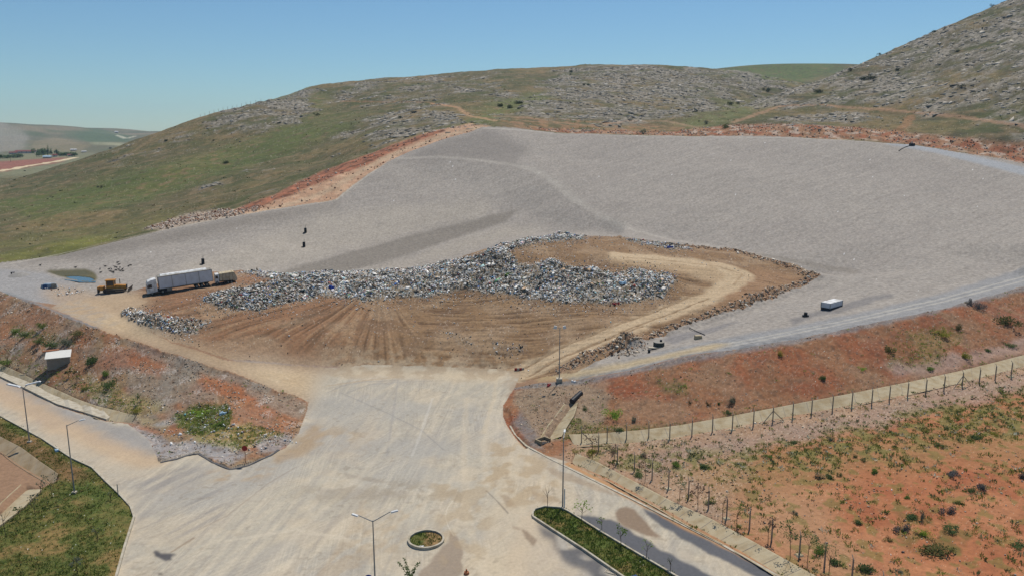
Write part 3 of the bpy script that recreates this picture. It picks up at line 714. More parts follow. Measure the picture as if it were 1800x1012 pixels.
# right lower road: bare asphalt along both kerbs, dust in the middle
dark1 = mask([(1000, 903), (1040, 905), (1080, 912), (1110, 930), (1150, 958), (1200, 985), (1260, 1020), (1330, 1075), (1290, 1075), (1182, 1010), (1060, 938), (1005, 908)], .6, 1) * y_
paint(dark1, a_(88, 90, 96), .95)
dark2 = mask([(1130, 893), (1150, 898), (1262, 953), (1370, 1013), (1480, 1075), (1420, 1075), (1320, 1012), (1230, 965), (1160, 920)], .5, 1) * y_
paint(dark2, a_(88, 90, 96), .95)
dark3 = mask([(950, 920), (975, 936), (1025, 968), (1087, 1011), (1150, 1060), (1080, 1060), (1040, 1010), (990, 985), (965, 955)], .8, 3) * y_
paint(dark3 * sm(-.5, .1, N(4, 155, 2) + .2), a_(98, 97, 98), .95)
paint(mask([(880, 1012), (930, 900), (960, 925), (985, 980), (1040, 1012)], 1.2, 5) * y_, a_(196, 178, 152), .6)
for pts, c, k, rg in [([(1081, 899), (1090, 891), (1100, 889), (1115, 894), (1124, 903), (1132, 911), (1145, 926), (1162, 944), (1137, 941), (1115, 931), (1100, 926), (1088, 916)], (138, 118, 98), .95, .15),
                      ([(765, 974), (790, 950), (790, 932), (806, 944), (817, 965), (814, 985), (816, 1003), (806, 1012), (800, 1040), (735, 1040), (735, 1010), (755, 990)], (150, 134, 116), .85, .3),
                      ([(918, 928), (930, 934), (945, 950), (940, 962), (928, 950)], (132, 112, 92), .7, .35), ([(900, 923), (918, 928), (915, 932), (902, 928)], (140, 120, 100), .6, .3),
                      ([(875, 868), (895, 872), (905, 888), (892, 890)], (150, 130, 106), .6, .3), ([(952, 815), (975, 822), (1060, 855), (1075, 868), (1050, 862), (990, 842)], (158, 138, 114), .6, .6),
                      ([(930, 862), (980, 875), (985, 884), (940, 878)], (158, 138, 112), .6, .5), ([(268, 968), (275, 967), (283, 972), (294, 971), (310, 974), (300, 978), (302, 983), (290, 985), (280, 980), (272, 976)], (70, 70, 76), .9, .08),
                      ([(278, 1006), (286, 1006), (286, 1010), (278, 1010)], (92, 84, 76), .8, .05), ([(600, 828), (640, 838), (690, 846), (660, 848), (610, 838)], (152, 142, 128), .5, .5),
                      ([(560, 855), (700, 860), (720, 872), (620, 880), (550, 876)], (160, 150, 136), .45, 1.0)]:
    paint(mask(pts, rg, 1, step=4) * y_, a_(*c), k)
for pts, w, c, k in [([(350, 930), (400, 905), (470, 850), (520, 820)], .12, (150, 138, 124), .5), ([(302, 969), (340, 945)], .15, (140, 120, 98), .6), ([(575, 690), (600, 678), (640, 670), (700, 668)], .18, (150, 146, 140), .5),
                     ([(610, 690), (650, 675), (720, 670), (780, 668)], .18, (150, 146, 140), .5), ([(600, 690), (680, 725), (740, 755), (780, 790)], .12, (140, 138, 134), .5), ([(700, 665), (692, 720), (680, 800)], .15, (150, 146, 142), .4),
                     ([(760, 700), (740, 760), (725, 800)], .2, (206, 200, 188), .4), ([(855, 862), (872, 878), (893, 901)], .1, (100, 94, 88), .6), ([(805, 860), (798, 876), (786, 893), (783, 908), (788, 925), (797, 940)], .05, (216, 206, 186), .6),
                     ([(640, 880), (600, 960), (560, 1012)], .3, (176, 158, 134), .35), ([(820, 700), (815, 800), (820, 900), (850, 1012)], .4, (205, 190, 164), .35), ([(870, 720), (850, 780), (855, 850)], .4, (206, 192, 168), .4),
                     ([(460, 1012), (520, 940), (640, 830), (700, 760)], .35, (204, 192, 170), .35), ([(500, 1012), (560, 950), (650, 850)], .3, (160, 150, 136), .35), ([(400, 950), (520, 930), (600, 945), (640, 960)], .3, (206, 194, 172), .4),
                     ([(875, 648), (868, 700), (850, 760)], .3, (200, 184, 156), .4), ([(548, 690), (546, 700)], .6, (150, 130, 104), .6), ([(560, 680), (640, 668), (700, 662)], .2, (170, 146, 116), .5)]:
    paint(stroke(pts, w, w * .7, w * .5) * y_, a_(*c), k)
paint(mask([(640, 640), (880, 648), (905, 660), (870, 672), (640, 662), (560, 660)], 1, 4) * y_, a_(204, 186, 156), .65)

# --- lawn and islands
lw = F(LAWN)
paint(lw, a_(98, 100, 50)); paint(lw * sm(-.1, .4, N(3.5, 160, 3)), a_(82, 92, 42), .8); paint(lw * sm(.0, .4, N(4.5, 161, 3)), a_(146, 118, 76), .75); paint(lw * sm(.1, .5, n1_), a_(130, 112, 66), .5)
paint(lw * sm(0, .5, n05), a_(64, 80, 34), .5); paint(lw * (speck > .96), a_(124, 130, 70), .5); paint(lw * (speck > .9985), a_(235, 235, 228), .8)
paint(mask([(-60, 700), (0, 745), (60, 775), (125, 812), (170, 836), (150, 850), (100, 838), (60, 805), (0, 765)], .6, 3) * lw, a_(124, 92, 64), .65)
paint(mask([(200, 875), (234, 905), (220, 950), (150, 900), (120, 850), (160, 830)], 1.0, 6) * lw, a_(78, 98, 42), .5)
paint(m_circ * sm(-.4, .2, GX - circ_c[0]), a_(160, 128, 90), .75); paint(m_circ * (n05 > .1) * sm(-.4, .2, GX - circ_c[0]), a_(100, 82, 50), .6)
paint(m_med * sm(.1, .4, n2), a_(84, 102, 44), .6)

# --- embankments
d_ = F(DIKE)
dl = d_ * (GX < -20); dr = d_ * (GX >= -20)
paint(dl, a_(150, 124, 94)); paint(dl * sm(-.2, .3, N(9, 170, 3)), a_(148, 104, 74), .75); paint(dl * sm(-.05, .35, N(8, 171, 3)), a_(140, 133, 121), .75); paint(dl * sm(.15, .5, N(6, 172, 2)), a_(162, 102, 68), .6)
for pts, c, k, rg in [([(400, 700), (520, 720), (530, 740), (490, 780), (400, 790), (360, 770), (380, 720)], (170, 112, 76), .6, 1.2), ([(340, 655), (450, 685), (480, 700), (430, 705), (350, 685)], (172, 104, 68), .6, 1.0), ([(200, 640), (330, 665), (400, 700), (330, 715), (240, 690)], (138, 128, 116), .6, 1.5),
                      ([(180, 600), (300, 640), (280, 660), (170, 640)], (164, 106, 76), .6, 1.2), ([(0, 520), (150, 580), (110, 600), (0, 560)], (160, 122, 94), .5, 1.0), ([(0, 565), (110, 600), (80, 620), (0, 600)], (178, 124, 88), .6, 1.0),
                      ([(0, 625), (60, 650), (200, 715), (300, 740), (290, 760), (200, 718), (100, 670), (0, 640)], (158, 142, 110), .95, .6), ([(150, 650), (220, 680), (300, 715), (260, 730), (160, 700)], (150, 142, 96), .55, .8),
                      ([(230, 745), (300, 775), (420, 775), (430, 800), (400, 820), (370, 805), (345, 792), (300, 803), (280, 808), (262, 775)], (156, 154, 154), .85, .5), ([(265, 745), (310, 730), (350, 715), (345, 725), (310, 745), (280, 750)], (150, 148, 146), .8, .4),
                      ([(300, 735), (340, 715), (400, 710), (400, 750), (360, 760), (310, 752)], (98, 112, 50), .8, .6), ([(340, 755), (440, 740), (500, 770), (420, 790), (350, 775)], (150, 142, 82), .65, .8), ([(420, 660), (470, 682), (540, 708), (530, 740), (480, 720), (430, 690)], (146, 132, 116), .75, .6),
                      ([(450, 775), (505, 760), (515, 775), (480, 795), (452, 798)], (150, 148, 146), .8, .5), ([(200, 590), (300, 622), (400, 655), (470, 682), (440, 684), (340, 655), (240, 620)], (136, 128, 118), .65, .6),
                      ([(20, 570), (70, 590), (130, 600), (130, 615), (60, 600), (15, 585)], (92, 102, 60), .5, .8)]:
    paint(mask(pts, rg, 2) * d_, a_(*c), k)
paint(dr, a_(148, 106, 76)); paint(dr * sm(-.1, .4, N(9, 173, 3)), a_(150, 90, 60), .75); paint(dr * sm(.1, .5, N(7, 174, 2)), a_(148, 118, 92), .6); paint(dr * sm(.2, .5, N(11, 175, 2)), a_(138, 78, 54), .55)
for pts, c, k, rg in [([(905, 685), (1000, 672), (1080, 690), (1060, 740), (1000, 770), (950, 778), (915, 750)], (150, 132, 110), .85, .8), ([(910, 676), (1000, 668), (1080, 668), (1060, 690), (960, 700)], (150, 130, 108), .6, .6), ([(1000, 735), (1070, 745), (1230, 740), (1300, 722), (1300, 735), (1190, 755), (1080, 768), (1000, 775)], (132, 120, 76), .65, .9),
                      ([(1150, 670), (1210, 672), (1210, 695), (1160, 690)], (110, 104, 66), .6, 1.0), ([(1230, 735), (1400, 705), (1520, 680), (1650, 650), (1800, 612), (1800, 628), (1650, 664), (1500, 697), (1400, 717), (1250, 748)], (176, 130, 92), .6, .8),
                      ([(1560, 640), (1700, 620), (1800, 590), (1800, 620), (1650, 655), (1580, 662)], (172, 150, 138), .7, 1.0), ([(1560, 600), (1650, 570), (1690, 590), (1650, 640), (1570, 650)], (132, 116, 70), .5, 1.2), ([(1500, 600), (1600, 580), (1620, 640), (1540, 640)], (138, 82, 56), .6, 1.5),
                      ([(1700, 500), (1800, 480), (1850, 500), (1800, 515), (1740, 530)], (130, 116, 92), .5, .8), ([(897, 745), (912, 720), (925, 740), (960, 790), (935, 785)], (120, 118, 116), .8, .4)]:
    paint(mask(pts, rg, 2) * d_, a_(*c), k)
paint(dr * (1 - sm(0, 1.2, dist(wpath([(905, 680), (1010, 671), (1100, 655), (1200, 631), (1300, 614), (1400, 598), (1500, 576), (1650, 544), (1800, 506), (1900, 480)]), 3.0) + .4 * n2 - .3)), a_(126, 126, 126), .8)
paint(d_ * sm(.1, .5, n1_), a_(104, 82, 66), .45); paint(d_ * sm(.15, .5, n05), a_(184, 152, 120), .22)
paint(d_ * (speck > .975), a_(206, 192, 176), .3); paint(d_ * (speck2 > .96), a_(94, 80, 68), .35)
paint(dl * sm(.2, .5, N(3, 176, 2)) * (speck > .6), a_(200, 190, 180), .5)

# --- field on the right
fd = F(FIELD)
paint(fd, a_(170, 110, 75))
paint(fd * sm(-.1, .5, N(14, 180, 3)), a_(178, 124, 88), .7); paint(fd * sm(.0, .5, n5), a_(156, 92, 62), .6); paint(fd * sm(.1, .5, N(7, 181, 2)), a_(184, 130, 92), .5)
paint(mask([(1150, 850), (1250, 830), (1420, 850), (1480, 930), (1560, 1012), (1500, 1060), (1380, 1000)], 2.5, 14) * fd, a_(174, 138, 104), .7)
tan_ = mask([(990, 785), (1080, 775), (1200, 758), (1400, 722), (1650, 670), (1800, 635), (2200, 560), (2200, 600), (1800, 680), (1640, 720), (1500, 760), (1350, 790), (1250, 870), (1300, 920), (1200, 915), (1100, 862), (1000, 812)], 2.5, 8)
paint(tan_ * fd, a_(164, 136, 110), .9); paint(tan_ * fd * sm(.0, .4, n5), a_(150, 128, 110), .6); paint(tan_ * fd * sm(.1, .5, n2), a_(186, 158, 130), .5)
paint(mask([(1120, 795), (1300, 765), (1500, 730), (1800, 660), (1800, 690), (1500, 760), (1350, 785), (1200, 805)], 1.5, 5) * fd, a_(158, 134, 120), .6)
paint(mask([(1180, 830), (1300, 800), (1500, 780), (1700, 740), (1900, 690), (1900, 800), (1700, 800), (1500, 830), (1350, 870)], 3, 12) * fd, a_(160, 124, 84), .65)
veg = mask([(1000, 795), (1150, 785), (1300, 780), (1450, 760), (1650, 715), (1900, 660), (1900, 760), (1600, 790), (1400, 830), (1250, 830), (1150, 850), (1050, 830)], 3, 8)
paint(veg * fd * sm(-.1, .3, n2 + .3 * n5), a_(116, 116, 64), .75)
paint(fd * (1 - tan_) * sm(.2, .45, N(1.6, 183, 2)), a_(118, 112, 60), .6)
paint(mask([(1580, 890), (1700, 920), (1690, 985), (1600, 970)], 1.5, 4) * fd * sm(-.3, .3, n2), a_(98, 98, 52), .6)
paint(stroke([(1000, 815), (1100, 868), (1200, 920), (1300, 970), (1400, 1025)], .55, .3, .2), a_(184, 138, 92), .9)
paint(fd * (speck > .99), a_(216, 190, 160), .45); paint(fd * (speck2 > .985), a_(90, 70, 50), .6); paint(tan_ * fd * (speck > .95), a_(205, 190, 172), .6)
# --- pond margins
paint(mask(pond_px, .3, 1, step=4), a_(100, 94, 64), .95); paint(mask([(85, 477), (150, 474), (158, 484), (110, 486)], .3, 2, step=4), a_(84, 84, 66), .7); paint(m_wat, a_(60, 66, 60))
K[(mask(pond_px, .3, 0, step=4) > .5)] = POND
edge_y = np.clip(3 * FS(MOUND, 16), 0, 1) * F(YARD)
paint(edge_y * sm(.0, .5, n2 + n5), a_(160, 136, 106), .6); paint(F(MOUND) * np.clip(3 * FS(YARD, 14), 0, 1) * sm(-.2, .4, n2), a_(184, 166, 138), .6)
for pts, c, k_, rg in [([(540, 850), (700, 838), (820, 850), (800, 880), (650, 890), (520, 880)], (156, 145, 126), .55, 2.0), ([(850, 780), (930, 770), (980, 830), (960, 880), (880, 890), (850, 850)], (168, 146, 114), .6, 1.6), ([(500, 750), (580, 745), (650, 760), (560, 790), (480, 812)], (168, 146, 116), .55, 1.2),
                       ([(760, 840), (860, 830), (880, 960), (800, 1012), (770, 920)], (170, 150, 120), .5, 1.6), ([(350, 830), (460, 822), (500, 812), (470, 835), (380, 850)], (172, 148, 116), .6, 1.0), ([(640, 900), (740, 890), (720, 960), (600, 1012), (560, 1000)], (172, 152, 124), .45, 1.8)]:
    paint(mask(pts, rg, 5) * F(YARD) * sm(-.25, .35, N(3, 330, 3) + .5 * stk), a_(*c), k_)
bl = np.clip(4 * FS(TRACK, 14) * (1 - FS(TRACK, 14)), 0, 1) * (F(TRACK) + F(YARD) + F(MOUND) * (GX < -25))
bl = np.clip(bl * 1.3, 0, 1)[..., None]
Cb = np.stack([blur(C[..., q], int(11 * Q)) for q in range(3)], -1).astype(np.float32)
C = C * (1 - bl) + Cb * bl
bl2 = (np.clip(4 * FS(YARD, 8) * (1 - FS(YARD, 8)), 0, 1) * (F(MOUND) + F(YARD)) * (GY > 112) * sm(-.5, .3, n2 + n5))[..., None]
C = C * (1 - bl2) + Cb * bl2
hb = np.clip(4 * FS(FIELD, 9) * (1 - FS(FIELD, 9)), 0, 1)[..., None] * (1 - F(YARD))[..., None]
C = C * (1 - .7 * hb) + Cb * .7 * hb
del Cb
paint(mask([(70, 500), (130, 505), (180, 520), (260, 515), (330, 500), (330, 520), (250, 545), (160, 560), (110, 545)], 1.5, 8) * (F(GRAV) + F(TRACK)), a_(176, 152, 124), .7)
paint(mask([(60, 518), (130, 520), (180, 545), (210, 575), (170, 575), (110, 556)], 1.0, 5) * F(TRACK) * sm(-.3, .3, n2), a_(168, 156, 140), .6)
# broad tonal drift everywhere
C *= (1 + 0.05 * N(4, 190, 2) + (0.07 + .10 * F(GRAV) + .14 * F(MOUND) + .08 * F(DIKE) + .16 * F(HILL)) * (speck - .5) + .07 * F(YARD) * N(.35, 191))[..., None]
C = np.clip(C, 0.004, 0.85)

# ------------------------------------------------------------------ materials
def nmat(name, rough=0.9, noise_scale=None, amt=0.12, bump=0.0, color=None, metallic=0.0, spec=0.2, attr=None, c2=None, bscale=None):
    m = bpy.data.materials.new(name); m.use_nodes = True
    nt = m.node_tree; b = nt.nodes["Principled BSDF"]
    b.inputs["Roughness"].default_value = rough; b.inputs["Metallic"].default_value = metallic
    b.inputs["Specular IOR Level"].default_value = spec
    geo = nt.nodes.new("ShaderNodeTexCoord")
    if attr:
        src = nt.nodes.new("ShaderNodeAttribute"); src.attribute_name = attr; cs = src.outputs["Color"]
    else:
        src = nt.nodes.new("ShaderNodeRGB"); src.outputs[0].default_value = (*color, 1); cs = src.outputs[0]
    if noise_scale:
        nz = nt.nodes.new("ShaderNodeTexNoise"); nz.inputs["Scale"].default_value = noise_scale; nz.inputs["Detail"].default_value = 4
        nt.links.new(geo.outputs["Object"], nz.inputs["Vector"])
        if c2 is not None:
            rp = nt.nodes.new("ShaderNodeMapRange"); rp.inputs[1].default_value = .4; rp.inputs[2].default_value = .65
            nt.links.new(nz.outputs[0], rp.inputs[0])
            mx = nt.nodes.new("ShaderNodeMix"); mx.data_type = 'RGBA'
            nt.links.new(rp.outputs[0], mx.inputs[0]); nt.links.new(cs, mx.inputs[6]); mx.inputs[7].default_value = (*c2, 1)
            cs = mx.outputs[2]
        mr = nt.nodes.new("ShaderNodeMapRange"); mr.inputs[1].default_value = .25; mr.inputs[2].default_value = .75
        mr.inputs[3].default_value = 1 - amt; mr.inputs[4].default_value = 1 + amt
        nt.links.new(nz.outputs[0], mr.inputs[0])
        vm = nt.nodes.new("ShaderNodeVectorMath"); vm.operation = 'SCALE'
        nt.links.new(cs, vm.inputs[0]); nt.links.new(mr.outputs[0], vm.inputs["Scale"])
        cs = vm.outputs[0]
        if bump:
            bn = nt.nodes.new("ShaderNodeBump"); bn.inputs["Strength"].default_value = 0.8; bn.inputs["Distance"].default_value = bump
            nz2 = nt.nodes.new("ShaderNodeTexNoise"); nz2.inputs["Scale"].default_value = bscale or noise_scale * 1.7; nz2.inputs["Detail"].default_value = 5
            nt.links.new(geo.outputs["Object"], nz2.inputs["Vector"])
            nt.links.new(nz2.outputs[0], bn.inputs["Height"]); nt.links.new(bn.outputs[0], b.inputs["Normal"])
    nt.links.new(cs, b.inputs["Base Color"])
    return m

MT = {}
MT['hill'] = nmat('hill_ground', .95, .35, .22, 0.35, attr='tint', bscale=.9)
MT['grav'] = nmat('gravel', .95, 1.6, .20, 0.10, attr='tint', bscale=2.0)
MT['soil'] = nmat('soil', .95, 2.2, .18, 0.06, attr='tint')
MT['yard'] = nmat('dusty_asphalt', .85, 3.0, .07, 0.01, attr='tint')
MT['lawn'] = nmat('grass_ground', .95, 4.0, .3, 0.08, attr='tint')

def link(me, name, parent=None, mat=None):
    o = bpy.data.objects.new(name, me); COL.objects.link(o)
    if mat is not None: me.materials.append(mat)
    if parent is not None: o.parent = parent
    return o

# ------------------------------------------------------------------ ground meshes, one for each kind of ground
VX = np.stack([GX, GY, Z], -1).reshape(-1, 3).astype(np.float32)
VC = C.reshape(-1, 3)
ii = np.arange(NR * NC, dtype=np.int64).reshape(NR, NC)
quads = np.stack([ii[:-1, :-1], ii[:-1, 1:], ii[1:, 1:], ii[1:, :-1]], -1).reshape(-1, 4)
fk = K[:-1, :-1].reshape(-1).copy()
farland = (GY[:-1, :-1].reshape(-1) > 500) & (GX[:-1, :-1].reshape(-1) / GY[:-1, :-1].reshape(-1) < -0.40)
names = {GRND: ('ground', 'soil'), YARD: ('road_yard', 'yard'), GRAV: ('gravel_ground', 'grav'), HILL: ('hills', 'hill'), DIKE: ('embankment_ground', 'soil'), MOUND: ('soil_ground', 'soil'),
         LAWN: ('lawn', 'lawn'), FIELD: ('field', 'soil'), TRACK: ('dirt_road', 'soil'), POND: ('pond_bed', 'soil'), 20: ('far_hills', 'hill')}
fk[farland & (fk == HILL)] = 20
fk[np.abs(GX[1:, :-1].reshape(-1)) > 4600] = 99
for k, (nm, mt) in names.items():
    q = quads[fk == k]
    if len(q) == 0: continue
    u, inv = np.unique(q, return_inverse=True)
    inv = inv.reshape(-1).astype(np.int32)
    me = bpy.data.meshes.new(nm)
    me.vertices.add(len(u)); me.vertices.foreach_set('co', VX[u].reshape(-1))
    me.loops.add(len(inv)); me.loops.foreach_set('vertex_index', inv)
    me.polygons.add(len(q)); me.polygons.foreach_set('loop_start', np.arange(0, len(inv), 4, dtype=np.int32))
    me.update(calc_edges=True)
    me.polygons.foreach_set('use_smooth', np.ones(len(q), bool))
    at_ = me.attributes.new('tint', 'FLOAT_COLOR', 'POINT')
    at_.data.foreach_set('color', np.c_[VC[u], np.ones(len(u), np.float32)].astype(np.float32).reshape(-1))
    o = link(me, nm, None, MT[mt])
    o['kind'] = 'structure'

# ================================================================== things
class MB:
    def __init__(self): self.v = []; self.f = []
    def add(self, vs, fs):
        n = len(self.v); self.v += [tuple(p) for p in vs]; self.f += [tuple(i + n for i in q) for q in fs]; return self
    def box(self, c, s, rz=0.0, top=(1, 1)):
        hx, hy, hz = s[0] / 2, s[1] / 2, s[2] / 2
        ca, sa = math.cos(rz), math.sin(rz); vs = []
        for z in (-1, 1):
            kx, ky = top if z > 0 else (1, 1)
            for x, y in ((-1, -1), (1, -1), (1, 1), (-1, 1)):
                X, Y = x * hx * kx, y * hy * ky
                vs.append((c[0] + X * ca - Y * sa, c[1] + X * sa + Y * ca, c[2] + z * hz))
        return self.add(vs, [(0, 3, 2, 1), (4, 5, 6, 7), (0, 1, 5, 4), (1, 2, 6, 5), (2, 3, 7, 6), (3, 0, 4, 7)])
    def cyl(self, p, q, r0, r1=None, n=8, caps=True):
        r1 = r0 if r1 is None else r1
        p, q = Vector(p), Vector(q); d = (q - p).normalized()
        a = d.orthogonal().normalized(); b = d.cross(a); vs = []
        for c, r in ((p, r0), (q, r1)):
            for k in range(n):
                t = 2 * math.pi * k / n
                vs.append(c + a * (r * math.cos(t)) + b * (r * math.sin(t)))
        fs = [(k, (k + 1) % n, n + (k + 1) % n, n + k) for k in range(n)]
        if caps: fs += [tuple(range(n))[::-1], tuple(range(n, 2 * n))]
        return self.add(vs, fs)
    def extr(self, prof, w0, w1, axis='y'):
        """profile in x,z extruded along y from w0 to w1"""
        n = len(prof)
        vs = [(x, w0, z) for x, z in prof] + [(x, w1, z) for x, z in prof]
        return self.add(vs, [tuple(range(n))[::-1], tuple(range(n, 2 * n))] + [(k, (k + 1) % n, n + (k + 1) % n, n + k) for k in range(n)])
    def build(self, name, mat, parent=None, smooth=False):
        me = bpy.data.meshes.new(name); me.from_pydata(self.v, [], self.f); me.update()
        if smooth: me.polygons.foreach_set('use_smooth', np.ones(len(self.f), bool))
        return link(me, name, parent, mat)

def tag(o, label, cat, group=None, kind=None):
    o['label'] = label; o['category'] = cat
    if group: o['group'] = group
    if kind: o['kind'] = kind
    return o
def empty(name, loc, rz=0.0, label=None, cat=None, group=None):
    o = bpy.data.objects.new(name, None); COL.objects.link(o); o.location = loc; o.rotation_euler = (0, 0, rz); o.empty_display_size = .3
    if label: tag(o, label, cat, group)
    return o
def copy_tree(o, parent=None):
    c = o.copy(); COL.objects.link(c)
    if parent is not None: c.parent = parent
    for ch in [x for x in COL.objects if x.parent == o]: copy_tree(ch, c)
    return c
def solid(name, rgb, rough=.6, ns=3.0, amt=.1, **k):
    return nmat(name, rough, ns, amt, color=tuple(float(x) for x in lin(*rgb, AK)), **k)
M = dict(
    galv=solid('galvanised_steel', (150, 152, 152), .5, 6, .12, metallic=.3), dark=solid('dark_steel', (52, 52, 54), .6, 4, .2), white=solid('white_paint', (246, 246, 244), .45, 1.2, .06, c2=tuple(lin(196, 194, 188, AK))),
    trailer=solid('trailer_side', (226, 228, 232), .5, .8, .06, c2=tuple(lin(206, 206, 208, AK))), glass=nmat('window_glass', .12, None, color=(.02, .025, .03), spec=.6), rubber=solid('rubber', (34, 34, 34), .85),
    concrete=solid('concrete', (192, 178, 148), .9, .9, .14, c2=tuple(lin(164, 146, 114, AK)), bump=.02), concbrown=solid('stained_concrete', (166, 150, 124), .9, .7, .16, c2=tuple(lin(140, 122, 94, AK)), bump=.02), kerb=solid('kerb_concrete', (198, 190, 172), .9, 1.5, .14, c2=tuple(lin(160, 150, 130, AK))),
    yellow=solid('dozer_yellow', (206, 146, 62), .55, 1.5, .15, c2=tuple(lin(160, 112, 60, AK))), track=solid('steel_track', (86, 78, 70), .7, 3, .25), grey=solid('grey_body', (160, 156, 146), .6, 1.2, .12, c2=tuple(lin(128, 120, 106, AK))),
    beige=solid('faded_beige_body', (214, 202, 172), .7, 1.2, .12, c2=tuple(lin(176, 160, 128, AK))), hdpe=solid('black_plastic', (38, 40, 44), .45, 2, .15), red=solid('red_paint', (158, 52, 48), .6), blue=solid('blue_paint', (36, 62, 150), .5), rust=solid('rusty_sheet', (170, 112, 78), .85, 2, .2, c2=tuple(lin(120, 80, 58, AK))),
    wall=solid('hut_wall', (150, 144, 134), .8, 1.5, .1, c2=tuple(lin(138, 130, 118, AK))), roofw=solid('white_roof_sheet', (226, 224, 216), .6, 1.5, .05), bark=solid('bark', (96, 78, 62), .9, 6, .2), post=solid('fence_post_concrete', (152, 142, 128), .9, 4, .15),
    tarp=solid('blue_white_tarp', (176, 192, 206), .6, 1.4, .1, c2=tuple(lin(96, 112, 128, AK))), dblue=solid('dark_blue_roof', (44, 74, 120), .5), asph=solid('asphalt_edge', (92, 92, 94), .9, 2, .15), wire=solid('wire', (120, 118, 112), .6), tblue=solid('pale_blue_roof', (176, 206, 226), .5), tred=solid('red_roof', (128, 66, 60), .8), plaster=solid('plaster', (202, 190, 176), .9),
    bird=solid('bird_feathers', (40, 38, 38), .8), wood=solid('weathered_board', (206, 186, 156), .8), lens=solid('lamp_housing', (224, 226, 226), .4), tank=solid('dark_green_tank', (52, 62, 62), .5), green=solid('green_leaf', (104, 130, 62), .8, 5, .3))
# foliage materials
LF = dict(juniper=solid('juniper_leaf', (66, 76, 48), .9, 2, .35), green=solid('bush_leaf', (112, 136, 62), .9, 2, .35), bright=solid('bright_leaf', (146, 178, 66), .9, 2, .3), yellow=solid('yellow_leaf', (150, 148, 62), .9, 2, .3), grey=solid('grey_leaf', (122, 128, 108), .9, 2, .35),
          purple=solid('thistle_leaf', (104, 104, 104), .9, 2, .35), olive=solid('olive_leaf', (104, 104, 60), .9, 2, .35), reddish=solid('reddish_leaf', (120, 98, 84), .9, 3, .35), dull=solid('dull_green_leaf', (98, 118, 70), .9, 2, .35))

# ------------------------------------------------------------------ scattered matter (lumps and tufts) as stuff
OCT_V = np.array([(1, 0, 0), (-1, 0, 0), (0, 1, 0), (0, -1, 0), (0, 0, 1), (0, 0, -1)], np.float32)
OCT_F = np.array([(0, 2, 4), (2, 1, 4), (1, 3, 4), (3, 0, 4), (2, 0, 5), (1, 2, 5), (3, 1, 5), (0, 3, 5)], np.int32)
CELL = (GY * np.gradient(S)[None, :] * np.gradient(Y1)[:, None])
def sample(w, n, seed):
    rs = np.random.RandomState(seed)
    p = (w * CELL).reshape(-1); c = np.cumsum(p)
    idx = np.searchsorted(c, rs.rand(n) * c[-1])
    i, j = np.minimum(idx // NC, NR - 2), np.minimum(idx % NC, NC - 2)
    a, b = rs.rand(n), rs.rand(n)
    y = Y1[i] + a * (Y1[i + 1] - Y1[i]); s = S[j] + b * (S[j + 1] - S[j])
    z = Z[i, j] * (1 - a) * (1 - b) + Z[i + 1, j] * a * (1 - b) + Z[i, j + 1] * (1 - a) * b + Z[i + 1, j + 1] * a * b
    return np.stack([s * y, y, z], -1), rs
Zn = blur(Z, int(5 * Q), 1)
ZX = np.gradient(Zn, axis=1) / np.gradient(S)[None, :] / GY
ZY = np.gradient(Zn, axis=0) / np.gradient(Y1)[:, None] - S[None, :] * ZX
def ground_normal(P0):
    i = np.searchsorted(Y1, P0[:, 1]).clip(0, NR - 1); j = np.searchsorted(S, P0[:, 0] / P0[:, 1]).clip(0, NC - 1)
    nn = np.stack([-ZX[i, j], -ZY[i, j], np.ones(len(P0))], -1)
    return nn / np.linalg.norm(nn, axis=1)[:, None]
def rotm(rs, n):
    q = rs.randn(n, 4); q /= np.linalg.norm(q, axis=1)[:, None]
    w, x, y, z = q.T
    return np.stack([1 - 2 * (y * y + z * z), 2 * (x * y - z * w), 2 * (x * z + y * w), 2 * (x * y + z * w), 1 - 2 * (x * x + z * z), 2 * (y * z - x * w), 2 * (x * z - y * w), 2 * (y * z + x * w), 1 - 2 * (x * x + y * y)], -1).reshape(n, 3, 3)
def tri_mesh(name, V, Fc, cols, mat):
    me = bpy.data.meshes.new(name)
    V = V.reshape(-1, 3).astype(np.float32); Fc = Fc.reshape(-1).astype(np.int32)
    me.vertices.add(len(V)); me.vertices.foreach_set('co', V.reshape(-1))
    me.loops.add(len(Fc)); me.loops.foreach_set('vertex_index', Fc)
    me.polygons.add(len(Fc) // 3); me.polygons.foreach_set('loop_start', np.arange(0, len(Fc), 3, dtype=np.int32))
    me.update(calc_edges=True)
    a = me.attributes.new('tint', 'FLOAT_COLOR', 'POINT')
    a.data.foreach_set('color', np.c_[cols, np.ones(len(cols))].astype(np.float32).reshape(-1))
    return link(me, name, None, mat)
